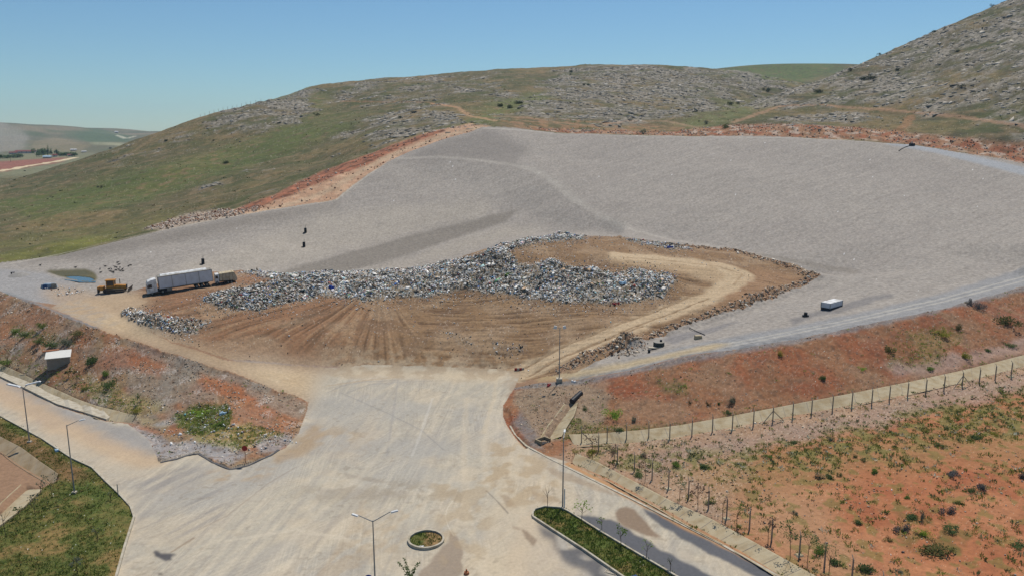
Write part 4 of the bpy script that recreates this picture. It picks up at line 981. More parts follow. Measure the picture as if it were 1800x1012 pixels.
def lumps(name, w, n, s0, s1, pal, probs, seed, mat, flat=.6, lift=.25, label=None, cat=None, tilt=None, long=1.0, dirn=.3, mod=0.0):
    P0, rs = sample(w, n, seed)
    sz = s0 + (s1 - s0) * rs.rand(n) ** 2.5
    sc = sz[:, None] * (0.5 + rs.rand(n, 3)) * np.array([1, 1, flat])
    V = OCT_V[None] * (0.7 + .6 * rs.rand(n, 6, 1)) * sc[:, None, :] * .5
    if tilt is None: RM = rotm(rs, n)
    else:
        n3 = ground_normal(P0) + rs.randn(n, 3) * tilt; n3 /= np.linalg.norm(n3, axis=1)[:, None]
        a0 = dirn + (rs.rand(n) - .5) * 1.6; h0 = np.stack([np.cos(a0), np.sin(a0), 0 * a0], -1)
        e2 = np.cross(n3, h0); e2 /= np.linalg.norm(e2, axis=1)[:, None]; e1 = np.cross(e2, n3)
        RM = np.stack([e1, e2, n3], -1)
        V = V * np.array([long, 1, 1])
    V = np.einsum('nij,nkj->nki', RM, V)
    V = V + P0[:, None, :] + np.array([0, 0, 1]) * (sz * lift)[:, None, None]
    Fc = OCT_F[None] + (np.arange(n) * 6)[:, None, None]
    pi = rs.choice(len(pal), n, p=np.array(probs) / sum(probs))
    cc = np.array(pal)[pi] * (0.75 + .5 * rs.rand(n, 1))
    if mod: cc = cc * np.clip(1.05 + mod * (noise(P0[:, 0], P0[:, 1], 3.5, 5) + .7 * noise(P0[:, 0], P0[:, 1], 1.2, 6)), .25, 1.3)[:, None]
    o = tri_mesh(name, V, Fc, np.repeat(np.clip(cc, 0, .85), 6, 0), mat)
    tag(o, label, cat, None, 'stuff'); return o
def tufts(name, w, n, blades, h0, h1, spread, pal, probs, seed, mat, label, cat, width=.25):
    P0, rs = sample(w, n, seed)
    h = h0 + (h1 - h0) * rs.rand(n) ** 2
    N_ = n * blades
    base = np.repeat(P0, blades, 0); hh = np.repeat(h, blades)
    ang = rs.rand(N_) * 6.283; lean = rs.rand(N_) * spread
    rad = rs.rand(N_) ** .5 * hh * .7
    b = base + np.stack([np.cos(ang) * rad, np.sin(ang) * rad, -.02 + 0 * rad], -1)
    H = hh * (0.5 + .7 * rs.rand(N_)) * (1 - .3 * rad / (hh + 1e-6))
    tip = b + np.stack([np.cos(ang) * lean * H, np.sin(ang) * lean * H, H], -1)
    a2 = rs.rand(N_) * 3.1416; wv = np.stack([np.cos(a2), np.sin(a2), 0 * a2], -1) * (H * width)[:, None]
    mid = (b + tip) / 2
    V = np.stack([b, mid - wv, tip, mid + wv], 1)
    Fc = (np.array([(0, 1, 2), (0, 2, 3)])[None] + (np.arange(N_) * 4)[:, None, None])
    pi = rs.choice(len(pal), n, p=np.array(probs) / sum(probs))
    cc = np.repeat(np.array(pal)[pi], blades, 0) * (0.7 + .6 * rs.rand(N_, 1))
    o = tri_mesh(name, V, Fc, np.repeat(cc, 4, 0), mat)
    tag(o, label, cat, None, 'stuff'); return o
MT['stuff'] = nmat('loose_matter', .8, 6.0, .1, attr='tint')
def leafy(m, k=.45):
    nt = m.node_tree; b = nt.nodes["Principled BSDF"]; out = [x for x in nt.nodes if x.type == 'OUTPUT_MATERIAL'][0]
    tl = nt.nodes.new("ShaderNodeBsdfTranslucent"); mx = nt.nodes.new("ShaderNodeMixShader"); mx.inputs[0].default_value = k
    src = b.inputs["Base Color"].links[0].from_socket
    nt.links.new(src, tl.inputs[0]); nt.links.new(b.outputs[0], mx.inputs[1]); nt.links.new(tl.outputs[0], mx.inputs[2]); nt.links.new(mx.outputs[0], out.inputs[0])
    return m
MT['leafy'] = leafy(nmat('leafy_matter', .9, 3.0, .2, attr='tint'))
for m_ in LF.values(): leafy(m_, .4)

pal_t = [a_(250, 248, 242), a_(214, 212, 204), a_(166, 160, 148), a_(66, 62, 60), a_(108, 100, 88), a_(120, 160, 196), a_(70, 110, 180), a_(196, 90, 84), a_(96, 150, 96), a_(206, 174, 140), a_(170, 204, 206), a_(226, 200, 200)]
dark_l = mask([(340, 540), (350, 500), (440, 490), (520, 500), (530, 535), (450, 552), (370, 548)], 1, 5) + mask([(210, 550), (340, 570), (350, 595), (250, 580)], 1, 3) + mask([(830, 440), (900, 445), (900, 475), (830, 470)], 1, 4)
dark_l = np.clip(dark_l, 0, 1)
lumps('refuse', trash * (1 - .75 * dark_l) * (.12 + .88 * sm(-.35, .1, n2 + .5 * n5)), 52000, .10, .55, pal_t, [34, 26, 12, 8, 8, 4, 1.6, 1.0, 1.0, 5, 4, 3], 21, MT['stuff'], .35, .28, 'long heap of mixed household refuse, white, grey and blue bags across the mound', 'refuse', mod=.7)
lumps('refuse', trash * (.15 + dark_l), 22000, .12, .5, pal_t, [12, 12, 18, 18, 24, 2, 1, .5, 1, 4, 2, 1], 22, MT['stuff'], .35, .28, 'darker older refuse at the left end and in small heaps on the mound', 'refuse', mod=.5)
lumps('refuse', (trash > .95) * (.2 + .8 * sm(-.3, .2, n2 + .5 * n5)), 1200, .5, 1.25, pal_t, [20, 20, 12, 10, 14, 3, 1.2, .6, 1, 8, 3, 2], 32, MT['stuff'], .12, .12, 'larger sheets, cardboard and film lying over the refuse heap', 'refuse', tilt=.35, long=1.3, mod=.3)
edge_t = np.clip(blur(trash, int(14 * Q)) * 1.6, 0, 1) * (1 - trash) * mm_
lumps('litter', edge_t * 1.3 + .035 * mm_ + .05 * rim * mm_, 11000, .08, .32, pal_t, [30, 14, 10, 14, 10, 2, 1, 1, .5, 8, 2, 1], 23, MT['stuff'], .5, .3, 'scattered litter specks over the brown soil of the mound', 'litter')
pal_s = [a_(198, 182, 160), a_(172, 154, 132), a_(158, 124, 96), a_(152, 148, 140), a_(110, 88, 70), a_(222, 214, 198)]
lumps('stones', rim * F(MOUND) + .8 * stroke([(1085, 608), (1110, 603)], 2.5, 1.5) , 3600, .15, .7, pal_s, [3, 3, 4, 2, .6, 1], 24, MT['stuff'], .45, .1, 'rubble of brown and grey stones along the outer rim of the mound', 'stones')
lumps('stones', dl * (.35 + sm(0, .4, n5)), 13000, .08, .36, pal_s, [3, 3, 3, 3, 1.2, 2], 25, MT['stuff'], .45, .1, 'loose stones and grey rubble on the left embankment', 'stones')
lumps('stones', dr * (.25 + .8 * sm(.05, .4, n5) + 1.2 * mask([(905, 685), (1000, 672), (1080, 690), (1060, 740), (1000, 770), (950, 778), (915, 750)], 1, 3)), 8000, .07, .28, pal_s, [3, 2, 4, 2, 1, 1.5], 26, MT['stuff'], .45, .1, 'loose stones on the red right embankment', 'stones')
lumps('stones', stony * (1 - m_grav) + .35 * cutr * (1 - m_grav) + .10 * cutl * (1 - m_grav), 4200, .25, .9, [a_(206, 192, 178), a_(176, 156, 138), a_(140, 100, 76)], [3, 3, 2], 27, MT['stuff'], .7, .15, 'pale broken stone along the cuttings around the gravel basin', 'stones')
hrk = rk * (GY < 620)
lumps('rocks', hrk * sm(.2, .7, r1) * sm(220, 300, GY), 19000, .4, 2.2, [a_(176, 169, 156), a_(150, 143, 130), a_(124, 117, 104)], [3, 4, 3], 28, MT['stuff'], .34, .02, 'grey limestone outcrops scattered over the hillsides', 'rocks', .18, 1.7, mod=.25)
lumps('rocks', rk * (GY < 620) * sm(.3, .8, r1) * sm(0, .35, r3 + .4 * patch) * sm(220, 300, GY), 1500, 1.4, 3.6, [a_(184, 176, 162), a_(170, 162, 148), a_(150, 142, 128)], [3, 4, 2], 31, MT['stuff'], .24, -.05, 'larger pale limestone ledges on the rocky hills', 'rocks', .10, 1.8, mod=.15)
lumps('stones', fd * (.2 + tan_ + sm(.2, .5, n5)), 8000, .06, .3, pal_s, [3, 2, 4, 2, 2, .3], 29, MT['stuff'], .7, .15, 'small stones in the red field', 'stones')
lumps('litter', mask([(300, 735), (345, 712), (405, 715), (440, 745), (430, 765), (350, 760)], .5, 2) + .6 * mask([(415, 765), (505, 760), (515, 775), (470, 798), (450, 790)], .5, 2) + mask([(75, 503), (140, 508), (145, 518), (110, 520), (80, 512)], .5, 2) + .7 * mask([(285, 755), (370, 750), (370, 775), (300, 780)], .5, 2), 420, .12, .5, [a_(240, 240, 238), a_(200, 204, 208), a_(60, 60, 62), a_(120, 190, 196), a_(150, 110, 90)], [6, 3, 3, 1, 2], 30, MT['stuff'], .5, .3,
      'white and grey litter at the foot of the left embankment', 'litter')
g1 = [a_(128, 138, 66), a_(108, 120, 56), a_(156, 148, 80), a_(168, 168, 128), a_(96, 110, 72), a_(206, 206, 184)]
tufts('weeds', fd * (.12 + .7 * veg + .55 * sm(-.1, .4, N(5, 200, 2)) * (1 - tan_)), 7500, 15, .08, .42, 1.2, g1, [5, 5, 3, 2, 4, 1.3], 41, MT['leafy'], 'low green and grey weeds dotted over the red field', 'weeds', .19)
wd = np.zeros_like(Z)
for pts, a in [([(1000, 735), (1070, 745), (1230, 740), (1300, 722), (1300, 735), (1190, 755), (1080, 768), (1000, 775)], 1), ([(1300, 722), (1500, 690), (1800, 622), (1800, 628), (1500, 697), (1300, 738)], .6), ([(1150, 670), (1210, 672), (1210, 695), (1160, 690)], .8), ([(1560, 600), (1650, 570), (1700, 590), (1650, 640), (1570, 650)], .5),
                ([(0, 625), (60, 650), (200, 715), (240, 735), (260, 705), (150, 660), (60, 640), (0, 618)], .9), ([(300, 735), (340, 715), (400, 710), (400, 750), (360, 760), (310, 752)], 2.5), ([(350, 760), (440, 740), (500, 765), (430, 790), (365, 780)], .9), ([(20, 570), (70, 590), (130, 600), (130, 612), (60, 600), (15, 585)], 1)]:
    wd = np.maximum(wd, a * mask(pts, 1.0, 2))
tufts('weeds', d_ * (wd + .015), 4600, 14, .06, .34, 1.1, [a_(140, 162, 74), a_(124, 146, 64), a_(166, 164, 92), a_(176, 178, 136), a_(104, 122, 74), a_(226, 228, 214)], [6, 5, 4, 1.5, 3, .6], 42, MT['leafy'], 'weeds growing along the foot of both embankments', 'weeds', .16)
tufts('grass', lw * (1 - m_med) * (1 - m_circ) * (.35 + sm(-.3, .3, -N(4.5, 161, 3))), 16000, 5, .06, .26, .9, [a_(92, 112, 44), a_(76, 98, 38), a_(122, 126, 62), a_(156, 134, 84)], [5, 5, 3, 2], 43, MT['leafy'], 'grass of the triangular lawn at the lower left', 'grass', .22)
tufts('grass', m_med + .5 * m_circ, 4200, 6, .08, .28, .9, [a_(92, 116, 44), a_(78, 102, 38), a_(122, 132, 62)], [5, 5, 2], 44, MT['leafy'], 'green grass on the long kerbed island and the round one', 'grass', .22)
tufts('scrub', F(HILL) * (1 - rock) * (GY < 520) * (GY > 185) * (.3 + sm(0, .5, n12)), 12000, 5, .2, .6, .9, [a_(84, 88, 52), a_(104, 104, 62), a_(132, 118, 80), a_(70, 74, 46)], [4, 3, 2, 3], 45, MT['leafy'], 'low dry scrub over the green hillsides', 'scrub', .5)

# ------------------------------------------------------------------ drains, kerbs, pavement
for nm, lb, L, U in drain_geo:
    n = len(L); mb = MB(); vs = []
    for k in range(n):
        l, u = L[k], U[k]; d = (u - l); w = np.hypot(d[0], d[1]) + 1e-6; e = d / w
        b = l + np.array([0, 0, -.42]); nb = b - e * .55; nl = nb - e * .35 + np.array([0, 0, .5]); ut = u + np.array([0, 0, .10]); uo = ut + e * .16
        vs += [tuple(nl - e * .14), tuple(nl), tuple(nb), tuple(b), tuple(ut), tuple(uo), tuple(uo + np.array([0, 0, -.5]))]
    fs = [(k * 7 + j, k * 7 + j + 1, k * 7 + 8 + j, k * 7 + 7 + j) for k in range(n - 1) for j in range(6)]
    mb.add(vs, fs)
    o = mb.build(nm, M['concbrown'] if 'brown' in lb else M['concrete'])
    tag(o, lb, 'drain', 'concrete drains')
    step = max(1, int(round(3.0 / max(.2, np.linalg.norm(L[1] - L[0])))))
    for k in range(step, n - 1, step):
        l, u = L[k], U[k]; t = L[k + 1] - L[k]; t = t / np.linalg.norm(t) * .035; up = np.array([0, 0, .012])
        b = l + np.array([0, 0, -.42]); ut = u + np.array([0, 0, .10])
        MB().add([b - t + up, b + t + up, ut + t + up, ut - t + up], [(0, 1, 2, 3)]).build('joint', M['post'], o)

def kerb(pw, w, h, name, label, closed=False, mat='kerb', sink=.15):
    p = np.array(pw); n = len(p); vs = []
    for k in range(n):
        a = p[(k - 1) % n if closed else max(0, k - 1)]; b = p[(k + 1) % n if closed else min(n - 1, k + 1)]
        t = (b - a)[:2]; t /= np.linalg.norm(t) + 1e-9; nn = np.array([-t[1], t[0]]) * w / 2
        z = p[k, 2]
        vs += [(p[k, 0] - nn[0], p[k, 1] - nn[1], z - sink), (p[k, 0] - nn[0], p[k, 1] - nn[1], z + h), (p[k, 0] + nn[0], p[k, 1] + nn[1], z + h), (p[k, 0] + nn[0], p[k, 1] + nn[1], z - sink)]
    m = n if closed else n - 1
    fs = [(k * 4 + j, k * 4 + j + 1, ((k + 1) % n) * 4 + j + 1, ((k + 1) % n) * 4 + j) for k in range(m) for j in range(3)]
    o = MB().add(vs, fs).build(name, M[mat]); o['kind'] = 'structure'; o['label'] = label
    return o
kerb(wpath(lawn_kerb, 8), .22, .2, 'kerb', 'pale kerb round the lawn')
kerb(wpath(median_px + [median_px[0]], 6), .2, .22, 'kerb', 'kerb round the long grass island')
kerb(np.array([(circ_c[0] + 1.75 * math.cos(t), circ_c[1] + 1.75 * math.sin(t), zat(circ_c[0] + 1.75 * math.cos(t), circ_c[1] + 1.75 * math.sin(t))) for t in np.linspace(0, 6.283, 37)[:-1]]), .2, .24, 'kerb', 'kerb ring of the small round island', closed=True)
kerb(wpath([(897, 748), (905, 762), (925, 783), (962, 803), (1000, 822), (1100, 871), (1180, 912), (1262, 953), (1370, 1013), (1460, 1065)], 8), .3, .06, 'kerb', 'low kerb along the right road')
# pavement slab on the left
pu = wpath([(-120, 598), (0, 654), (50, 677), (112, 706), (175, 725), (200, 733)], 8); pl_ = wpath([(-120, 607), (0, 663), (50, 687), (100, 712), (187, 739), (203, 735)], 8)
n = min(len(pu), len(pl_)); pu = pu[np.linspace(0, len(pu) - 1, n).astype(int)]; pl_ = pl_[np.linspace(0, len(pl_) - 1, n).astype(int)]
vs = []
for k in range(n):
    zt = max(pl_[k, 2], pu[k, 2]) + .28
    vs += [(pl_[k, 0], pl_[k, 1], pl_[k, 2] - .2), (pl_[k, 0], pl_[k, 1], zt), (pu[k, 0], pu[k, 1], zt), (pu[k, 0], pu[k, 1], pu[k, 2] - .3)]
o = MB().add(vs, [(k * 4 + j, k * 4 + j + 1, k * 4 + 5 + j, k * 4 + 4 + j) for k in range(n - 1) for j in range(3)] + [(n * 4 - 4, n * 4 - 3, n * 4 - 2, n * 4 - 1)]).build('pavement', M['kerb'])
o['kind'] = 'structure'
# broken asphalt edges where the yard surface ends
for pts in ([(282, 812), (295, 809), (307, 807), (325, 801), (340, 797), (350, 797), (362, 804), (375, 812), (392, 819), (405, 824), (420, 822), (437, 817), (455, 808), (475, 800), (490, 790)],):
    kerb(wpath(pts, 4), .35, .05, 'asphalt_edge', 'broken asphalt edge', mat='asph')

# pond water
wz = at(140, 491)[2]
W_ = wpoly([(104, 480), (135, 480), (160, 483), (171, 488), (168, 497), (140, 497), (114, 492)], 5)
water_m = bpy.data.materials.new('pond_water'); water_m.use_nodes = True
b_ = water_m.node_tree.nodes["Principled BSDF"]; b_.inputs["Base Color"].default_value = (.05, .09, .11, 1); b_.inputs["Roughness"].default_value = .12; b_.inputs["IOR"].default_value = 1.33
wnz = water_m.node_tree.nodes.new("ShaderNodeTexNoise"); wnz.inputs["Scale"].default_value = 3.0; wbp = water_m.node_tree.nodes.new("ShaderNodeBump"); wbp.inputs["Strength"].default_value = .3; wbp.inputs["Distance"].default_value = .02
water_m.node_tree.links.new(wnz.outputs[0], wbp.inputs["Height"]); water_m.node_tree.links.new(wbp.outputs[0], b_.inputs["Normal"])
o = MB().add([(x, y, pc[2] - .12) for x, y in W_], [tuple(range(len(W_)))]).build('water', water_m); o['kind'] = 'structure'

# ------------------------------------------------------------------ lamps and signs
def pole_light(name, u, v, h, label, heads, r=.085, group='street lamps round the yard', base=(.45, .45, .25), hs=(.62, .24, .1)):
    x, y, z = at(u, v)
    o = empty(name, (x, y, z), 0, label, 'street lamp', group)
    MB().cyl((0, 0, 0), (0, 0, h), r, r * .55, 8).build('pole', M['galv'], o)
    MB().box((0, 0, base[2] / 2 - .05), base).build('base_block', M['kerb'], o)
    for dx, dy, dz in heads:
        e = Vector((dx, dy, h + dz)); L = math.hypot(dx, dy)
        MB().cyl((0, 0, h - .1), e, .045, .035, 6).build('arm', M['galv'], o)
        hd = MB().box((0, 0, 0), hs, 0, (.85, .8)).build('lamp_head', M['lens'], o)
        hd.location = e + Vector((dx, dy, 0)) / L * .35; hd.rotation_euler = (0, -.18 if dx >= 0 else -.18, math.atan2(dy, dx))
    return o
pole_light('street_lamp', 661, 1068, 8.2, 'double-headed lamp post at the bottom of the yard, left of the round island', [(-1.25, .35, .28), (1.45, .35, .62)])
pole_light('street_lamp', 989, 893, 8.2, 'tall lamp post standing at the tip of the long grass island', [(.15, 1.0, .25)])
pole_light('street_lamp', 131, 866, 8.2, 'single-armed lamp post on the lawn edge beside the left road', [(1.1, .5, .35)])
pole_light('street_lamp', 52, 777, 7.6, 'lamp post with a wide flat head at the far left of the lawn', [(-.9, .1, .3), (.8, .3, .5)], hs=(1.9, .4, .12))
o = pole_light('street_lamp', 983, 671, 8.6, 'floodlight mast on a concrete block at the corner of the mound road', [(-.35, 0, .1), (.35, 0, .1)], .09, base=(.9, .9, .7), hs=(.5, .3, .45))

def sign(u, v, h, r, mat, label, cat, name, post='galv'):
    x, y, z = at(u, v); o = empty(name, (x, y, z), 0, label, cat)
    MB().cyl((0, 0, -.1), (0, 0, h), .035, .035, 6).build('post', M[post], o)
    MB().cyl((0, -.06, h), (0, -.03, h), r, r, 8 if 'octagonal' in label else 16).build('sign_plate', M[mat], o)
    return o
so = sign(432, 813, 1.95, .36, 'red', 'red octagonal road sign on a rusty post by the broken asphalt edge', 'road sign', 'stop_sign', 'rust')
sg = sign(650, 1062, 2.55, .36, 'blue', 'round blue road sign with white arrows at the bottom edge of the yard', 'road sign', 'road_sign')
for dx, s_ in ((-.1, 1), (.1, -1)):
    MB().box((dx, -.075, 2.55), (.05, .02, .32)).add([(dx - .09, -.08, 2.55 + s_ * .1), (dx + .09, -.08, 2.55 + s_ * .1), (dx, -.08, 2.55 + s_ * .25)], [(0, 1, 2)]).build('arrow', M['white'], sg)
x, y, z = at(208, 872); tag(MB().cyl((x, y, z - .1), (x, y, z + 1.5), .05, .05, 6).build('bollard_post', M['galv']), 'short bare grey post on the lawn kerb', 'post')
x, y, z = at(992, 894); tag(MB().cyl((x, y, z - .1), (x, y, z + 2.4), .07, .06, 6).build('bollard_post', M['white']), 'white post right behind the lamp on the island tip', 'post')
# kiosk roof showing at the bottom
x, y, z = at(1112, 1066)
k = empty('kiosk', (x, y, z), .5, 'small kiosk with a dark blue pyramid roof cut by the bottom edge', 'kiosk')
MB().box((0, 0, 1.1), (1.7, 1.7, 2.2)).build('wall', M['white'], k)
MB().add([(-1.1, -1.1, 2.2), (1.1, -1.1, 2.2), (1.1, 1.1, 2.2), (-1.1, 1.1, 2.2), (0, 0, 2.75)], [(0, 1, 4), (1, 2, 4), (2, 3, 4), (3, 0, 4), (3, 2, 1, 0)]).build('roof', M['dblue'], k)
MB().box((0, -.86, 1.2), (.9, .04, .8)).build('window', M['glass'], k)
x, y, z = at(1074, 1008)
tag(MB().box((x, y, z + .02), (.95, .06, .1), -.5).box((x + .1, y + .55, z + .02), (.95, .06, .1), -.5).box((x - .4, y + .5, z + .02), (.06, .6, .1), -.5).box((x + .45, y + .05, z + .02), (.06, .6, .1), -.5).build('manhole_frame', M['kerb']), 'square concrete manhole frame by the kerb of the island at the bottom', 'manhole')
x, y, z = at(820, 1008)
tag(MB().cyl((x, y, z), (x, y, z + .22), .26, .24, 10).cyl((x, y, z + .22), (x, y, z + .5), .09, .07, 8).build('bollard_stub', M['rust']), 'rusty stub of a broken bollard in the mud at the bottom', 'bollard')
# small red barrier
x, y, z = at(913, 650)
o = empty('road_barrier', (x, y, z), .1, 'small red and white barrier lying at the mouth of the mound road', 'barrier')
for k_ in range(4): MB().box((-.6 + k_ * .4, 0, .18), (.4, .22, .38), 0, (1, .5)).build('segment', M['red' if k_ % 2 == 0 else 'kerb'], o)

# ------------------------------------------------------------------ vehicles
def wheel(parent, x, y, r=.5, w=.3):
    o = MB().cyl((x, y - w / 2, r), (x, y + w / 2, r), r, r, 16).build('wheel', M['rubber'], parent)
    MB().cyl((x, y - w / 2 - .02, r), (x, y + w / 2 + .02, r), r * .52, r * .52, 12).build('rim', M['grey'], o)
pA, pB = Vector(at(262, 518)), Vector(at(376, 500.5))
d = pB - pA; az = math.atan2(d.y, d.x); Lr = d.xy.length; slope = math.atan2(d.z, Lr)

tr = empty('semi_trailer_truck', pA, 0, 'white articulated truck with a long box trailer parked by the refuse', 'truck')
tr.rotation_euler = (0, -slope, az)
k_ = Lr / 16.0; tr.scale = (k_, .95, .90)
prof = [(-.35, .55), (-.45, 1.5), (-.2, 2.6), (.1, 3.05), (1.0, 3.35), (2.1, 3.45), (2.15, .75), (-.2, .5)]
MB().extr(prof, 1.25, -1.25).build('cab', M['white'], tr)
cabp = [c for c in COL.objects if c.parent == tr][-1]
MB().add([(-.46, 1.05, 1.55), (-.46, -1.05, 1.55), (-.23, -1.0, 2.6), (-.23, 1.0, 2.6)], [(0, 1, 2, 3)]).build('windscreen', M['glass'], cabp)
MB().add([(-.10, -1.265, 1.65), (.95, -1.265, 1.65), (.95, -1.265, 2.45), (.15, -1.265, 2.45)], [(0, 1, 2, 3)]).build('side_window', M['glass'], cabp)
MB().add([(-.10, 1.265, 1.65), (.95, 1.265, 1.65), (.95, 1.265, 2.45), (.15, 1.265, 2.45)], [(3, 2, 1, 0)]).build('side_window', M['glass'], cabp)
MB().add([(-.48, 1.1, .6), (-.48, -1.1, .6), (-.52, -1.1, 1.4), (-.52, 1.1, 1.4)], [(0, 1, 2, 3)]).build('grille', M['dark'], cabp)
for s_ in (-1, 1): MB().box((-.5, s_ * 1.0, .62), (.12, .34, .2)).build('headlight', M['lens'], cabp)
for s_ in (-1, 1): MB().box((-.15, s_ * 1.42, 2.1), (.12, .18, .6)).build('mirror', M['dark'], cabp)
MB().box((8.6, 0, .95), (12.6, .9, .3)).box((2.9, 0, .8), (3.2, 2.0, .5)).build('chassis', M['dark'], tr)
MB().box((5.0, 0, .75), (1.2, 2.3, .7)).build('fuel_tank', M['grey'], tr)
bx = MB().box((9.25, 0, 2.45), (13.3, 2.5, 2.55)).build('trailer_box', M['trailer'], tr)
MB().box((9.25, 0, 3.78), (13.3, 2.56, .12)).box((9.25, 0, 1.16), (13.3, 2.56, .12)).build('trailer_rail', M['grey'], bx)
for xk in (2.62, 5.9, 9.2, 12.5, 15.87): MB().box((xk, 0, 2.45), (.09, 2.6, 2.5)).build('upright', M['grey'], bx)
MB().box((9.0, .2, 3.95), (11.5, 1.6, .22), .0, (.99, .7)).build('tarpaulin', M['white'], bx)
for xw in (.75, 3.3): [wheel(tr, xw, s_ * 1.08) for s_ in (-1, 1)]
for xw in (11.6, 12.9, 14.2): [wheel(tr, xw, s_ * 1.08) for s_ in (-1, 1)]
# refuse collection truck behind it
pA, pB = Vector(at(384, 499)), Vector(at(416, 494)); d = pB - pA; az2 = math.atan2(d.y, d.x) ; L2 = d.xy.length
gt = empty('refuse_truck', pA, az2, 'grey refuse collection truck half hidden behind the white trailer', 'truck'); kk = L2 / 6.8; gt.scale = (kk, 1, .82)
MB().extr([(-1.3, .5), (-1.35, 1.7), (-1.1, 2.6), (.2, 2.7), (.2, .6)], 1.15, -1.15).build('cab', M['white'], gt)
MB().add([(-1.2, -1.17, 1.6), (-.2, -1.17, 1.6), (-.2, -1.17, 2.3), (-1.05, -1.17, 2.3)], [(0, 1, 2, 3)]).build('side_window', M['glass'], gt)
MB().extr([(.4, 1.0), (.4, 2.75), (5.0, 3.0), (5.3, 1.0)], 1.2, -1.2).build('body', M['beige'], gt)
MB().extr([(5.35, .8), (5.1, 3.05), (5.9, 2.95), (6.9, 1.4), (6.7, .8)], 1.2, -1.2).build('tailgate', M['beige'], gt)
for xk in (1.5, 2.7, 3.9): MB().box((xk, 0, 1.95), (.1, 2.48, 1.8)).build('rib', M['grey'], gt)
MB().box((2.6, 0, .75), (7.4, .9, .3)).build('chassis', M['dark'], gt)
for xw in (-.5, 3.4, 4.6): [wheel(gt, xw, s_ * 1.0) for s_ in (-1, 1)]
# bulldozer
pA = Vector(at(203, 513))
dz_ = empty('bulldozer', pA, math.radians(14), 'yellow tracked bulldozer beside the dirt road near the pond', 'bulldozer'); dz_.scale = (.93, .95, .88)
for s_ in (-1, 1):
    prof = [(-2.2, .35), (-1.9, 0), (1.7, 0), (2.1, .35), (1.9, .85), (-1.7, 1.0), (-2.15, .75)]
    t_o = MB().extr(prof, s_ * 1.0 - .28, s_ * 1.0 + .28).build('track', M['track'], dz_)
    MB().cyl((-1.75, s_ * 1.3, .5), (-1.75, s_ * 1.34, .5), .36, .36, 12).cyl((1.7, s_ * 1.3, .4), (1.7, s_ * 1.34, .4), .32, .32, 12).box((0, s_ * 1.31, .45), (2.6, .06, .25)).build('roller_frame', M['dark'], t_o)
MB().box((0, 0, .75), (3.4, 1.4, .7)).build('hull', M['yellow'], dz_)
MB().extr([(.2, .9), (.2, 1.75), (2.2, 1.6), (2.35, .8)], .6, -.6).build('engine_hood', M['yellow'], dz_)
MB().box((2.36, 0, 1.3), (.06, 1.0, .8)).build('radiator_grille', M['dark'], dz_)
cb = MB().box((-.75, 0, 1.3), (1.7, 1.5, .7)).box((-.75, 0, 2.85), (1.95, 1.7, .16)).build('cab', M['yellow'], dz_)
for sx in (-1.5, -.02):
    for sy in (-.68, .68): MB().box((sx, sy, 2.2), (.14, .14, 1.25)).build('cab_post', M['yellow'], cb)
MB().box((-.75, 0, 2.2), (1.40, 1.3, 1.1)).build('cab_glass', M['glass'], cb)
MB().cyl((1.0, .25, 1.85), (1.0, .25, 2.95), .08, .08, 8).build('exhaust_pipe', M['dark'], dz_)
MB().extr([(3.05, .0), (2.85, .55), (3.1, 1.2), (3.25, 1.2), (3.02, .55), (3.2, 0)], 1.75, -1.75).build('blade', M['track'], dz_)
for s_ in (-1, 1): MB().cyl((.3, s_ * 1.45, .55), (2.95, s_ * 1.45, .4), .09, .09, 6).build('push_arm', M['track'], dz_)
MB().box((-2.5, 0, 1.0), (.8, 1.6, .9)).box((-3.15, 0, 1.2), (.35, 1.9, .5)).build('ripper_frame', M['yellow'], dz_)
for s_ in (-.7, 0, .7): MB().box((-3.3, s_, .6), (.18, .12, 1.3)).build('ripper_tooth', M['track'], dz_)

# ------------------------------------------------------------------ huts, tanks, boxes
x, y, z = at(99, 648)
h = empty('hut', (x, y + 1.0, z), math.radians(24), 'small grey hut with a white sheet roof at the foot of the left embankment', 'hut')
MB().add([(-1.65, -.95, -.1), (1.65, -.95, -.1), (1.65, .95, -.1), (-1.65, .95, -.1), (-1.65, -.95, 1.92), (1.65, -.95, 1.92), (1.65, .95, 2.42), (-1.65, .95, 2.42)], [(0, 3, 2, 1), (4, 5, 6, 7), (0, 1, 5, 4), (1, 2, 6, 5), (2, 3, 7, 6), (3, 0, 4, 7)]).build('wall', M['wall'], h)
MB().extr([(-1.3, 1.86), (1.15, 2.5), (1.15, 2.58), (-1.3, 1.94)], -1.85, 1.85).build('roof', M['roofw'], h).rotation_euler = (0, 0, math.pi / 2)
MB().box((-1.2, 1.45, 2.62), (2.4, .9, .06), .1).build('rusty_sheet', M['rust'], h)
MB().box((-1.67, 0, .9), (.05, .8, 1.7)).build('door', M['dark'], h)
x, y, z = at(1462, 543)
c = empty('container_cabin', (x, y, z), math.radians(40), 'white box cabin with a dark base on the gravel crest', 'cabin')
a1, a2, a3 = Vector(at(1447, 543.3)), Vector(at(1458.7, 546)), Vector(at(1480.7, 537.7))
c.location = a2; c.rotation_euler[2] = math.atan2((a3 - a2).y, (a3 - a2).x); cl = (a3 - a2).xy.length; cw = min((a1 - a2).xy.length, 2.2)
MB().box((cl / 2, cw / 2, .15), (cl, cw, .5)).build('base', M['dark'], c)
MB().box((cl / 2, cw / 2, .83), (cl - .04, cw - .04, .9)).build('wall', M['trailer'], c)
MB().box((cl / 2, cw / 2, 1.31), (cl + .04, cw + .04, .07)).build('roof', M['white'], c)
MB().box((cl * .38, cw / 2, 1.36), (.06, cw, .03)).build('roof_seam', M['grey'], c)
for px__ in ((0, 0), (cl, 0), (0, cw)): MB().box((px__[0], px__[1], .8), (.09, .09, 1.0)).build('corner_post', M['grey'], c)
x, y, z = at(1159, 610)
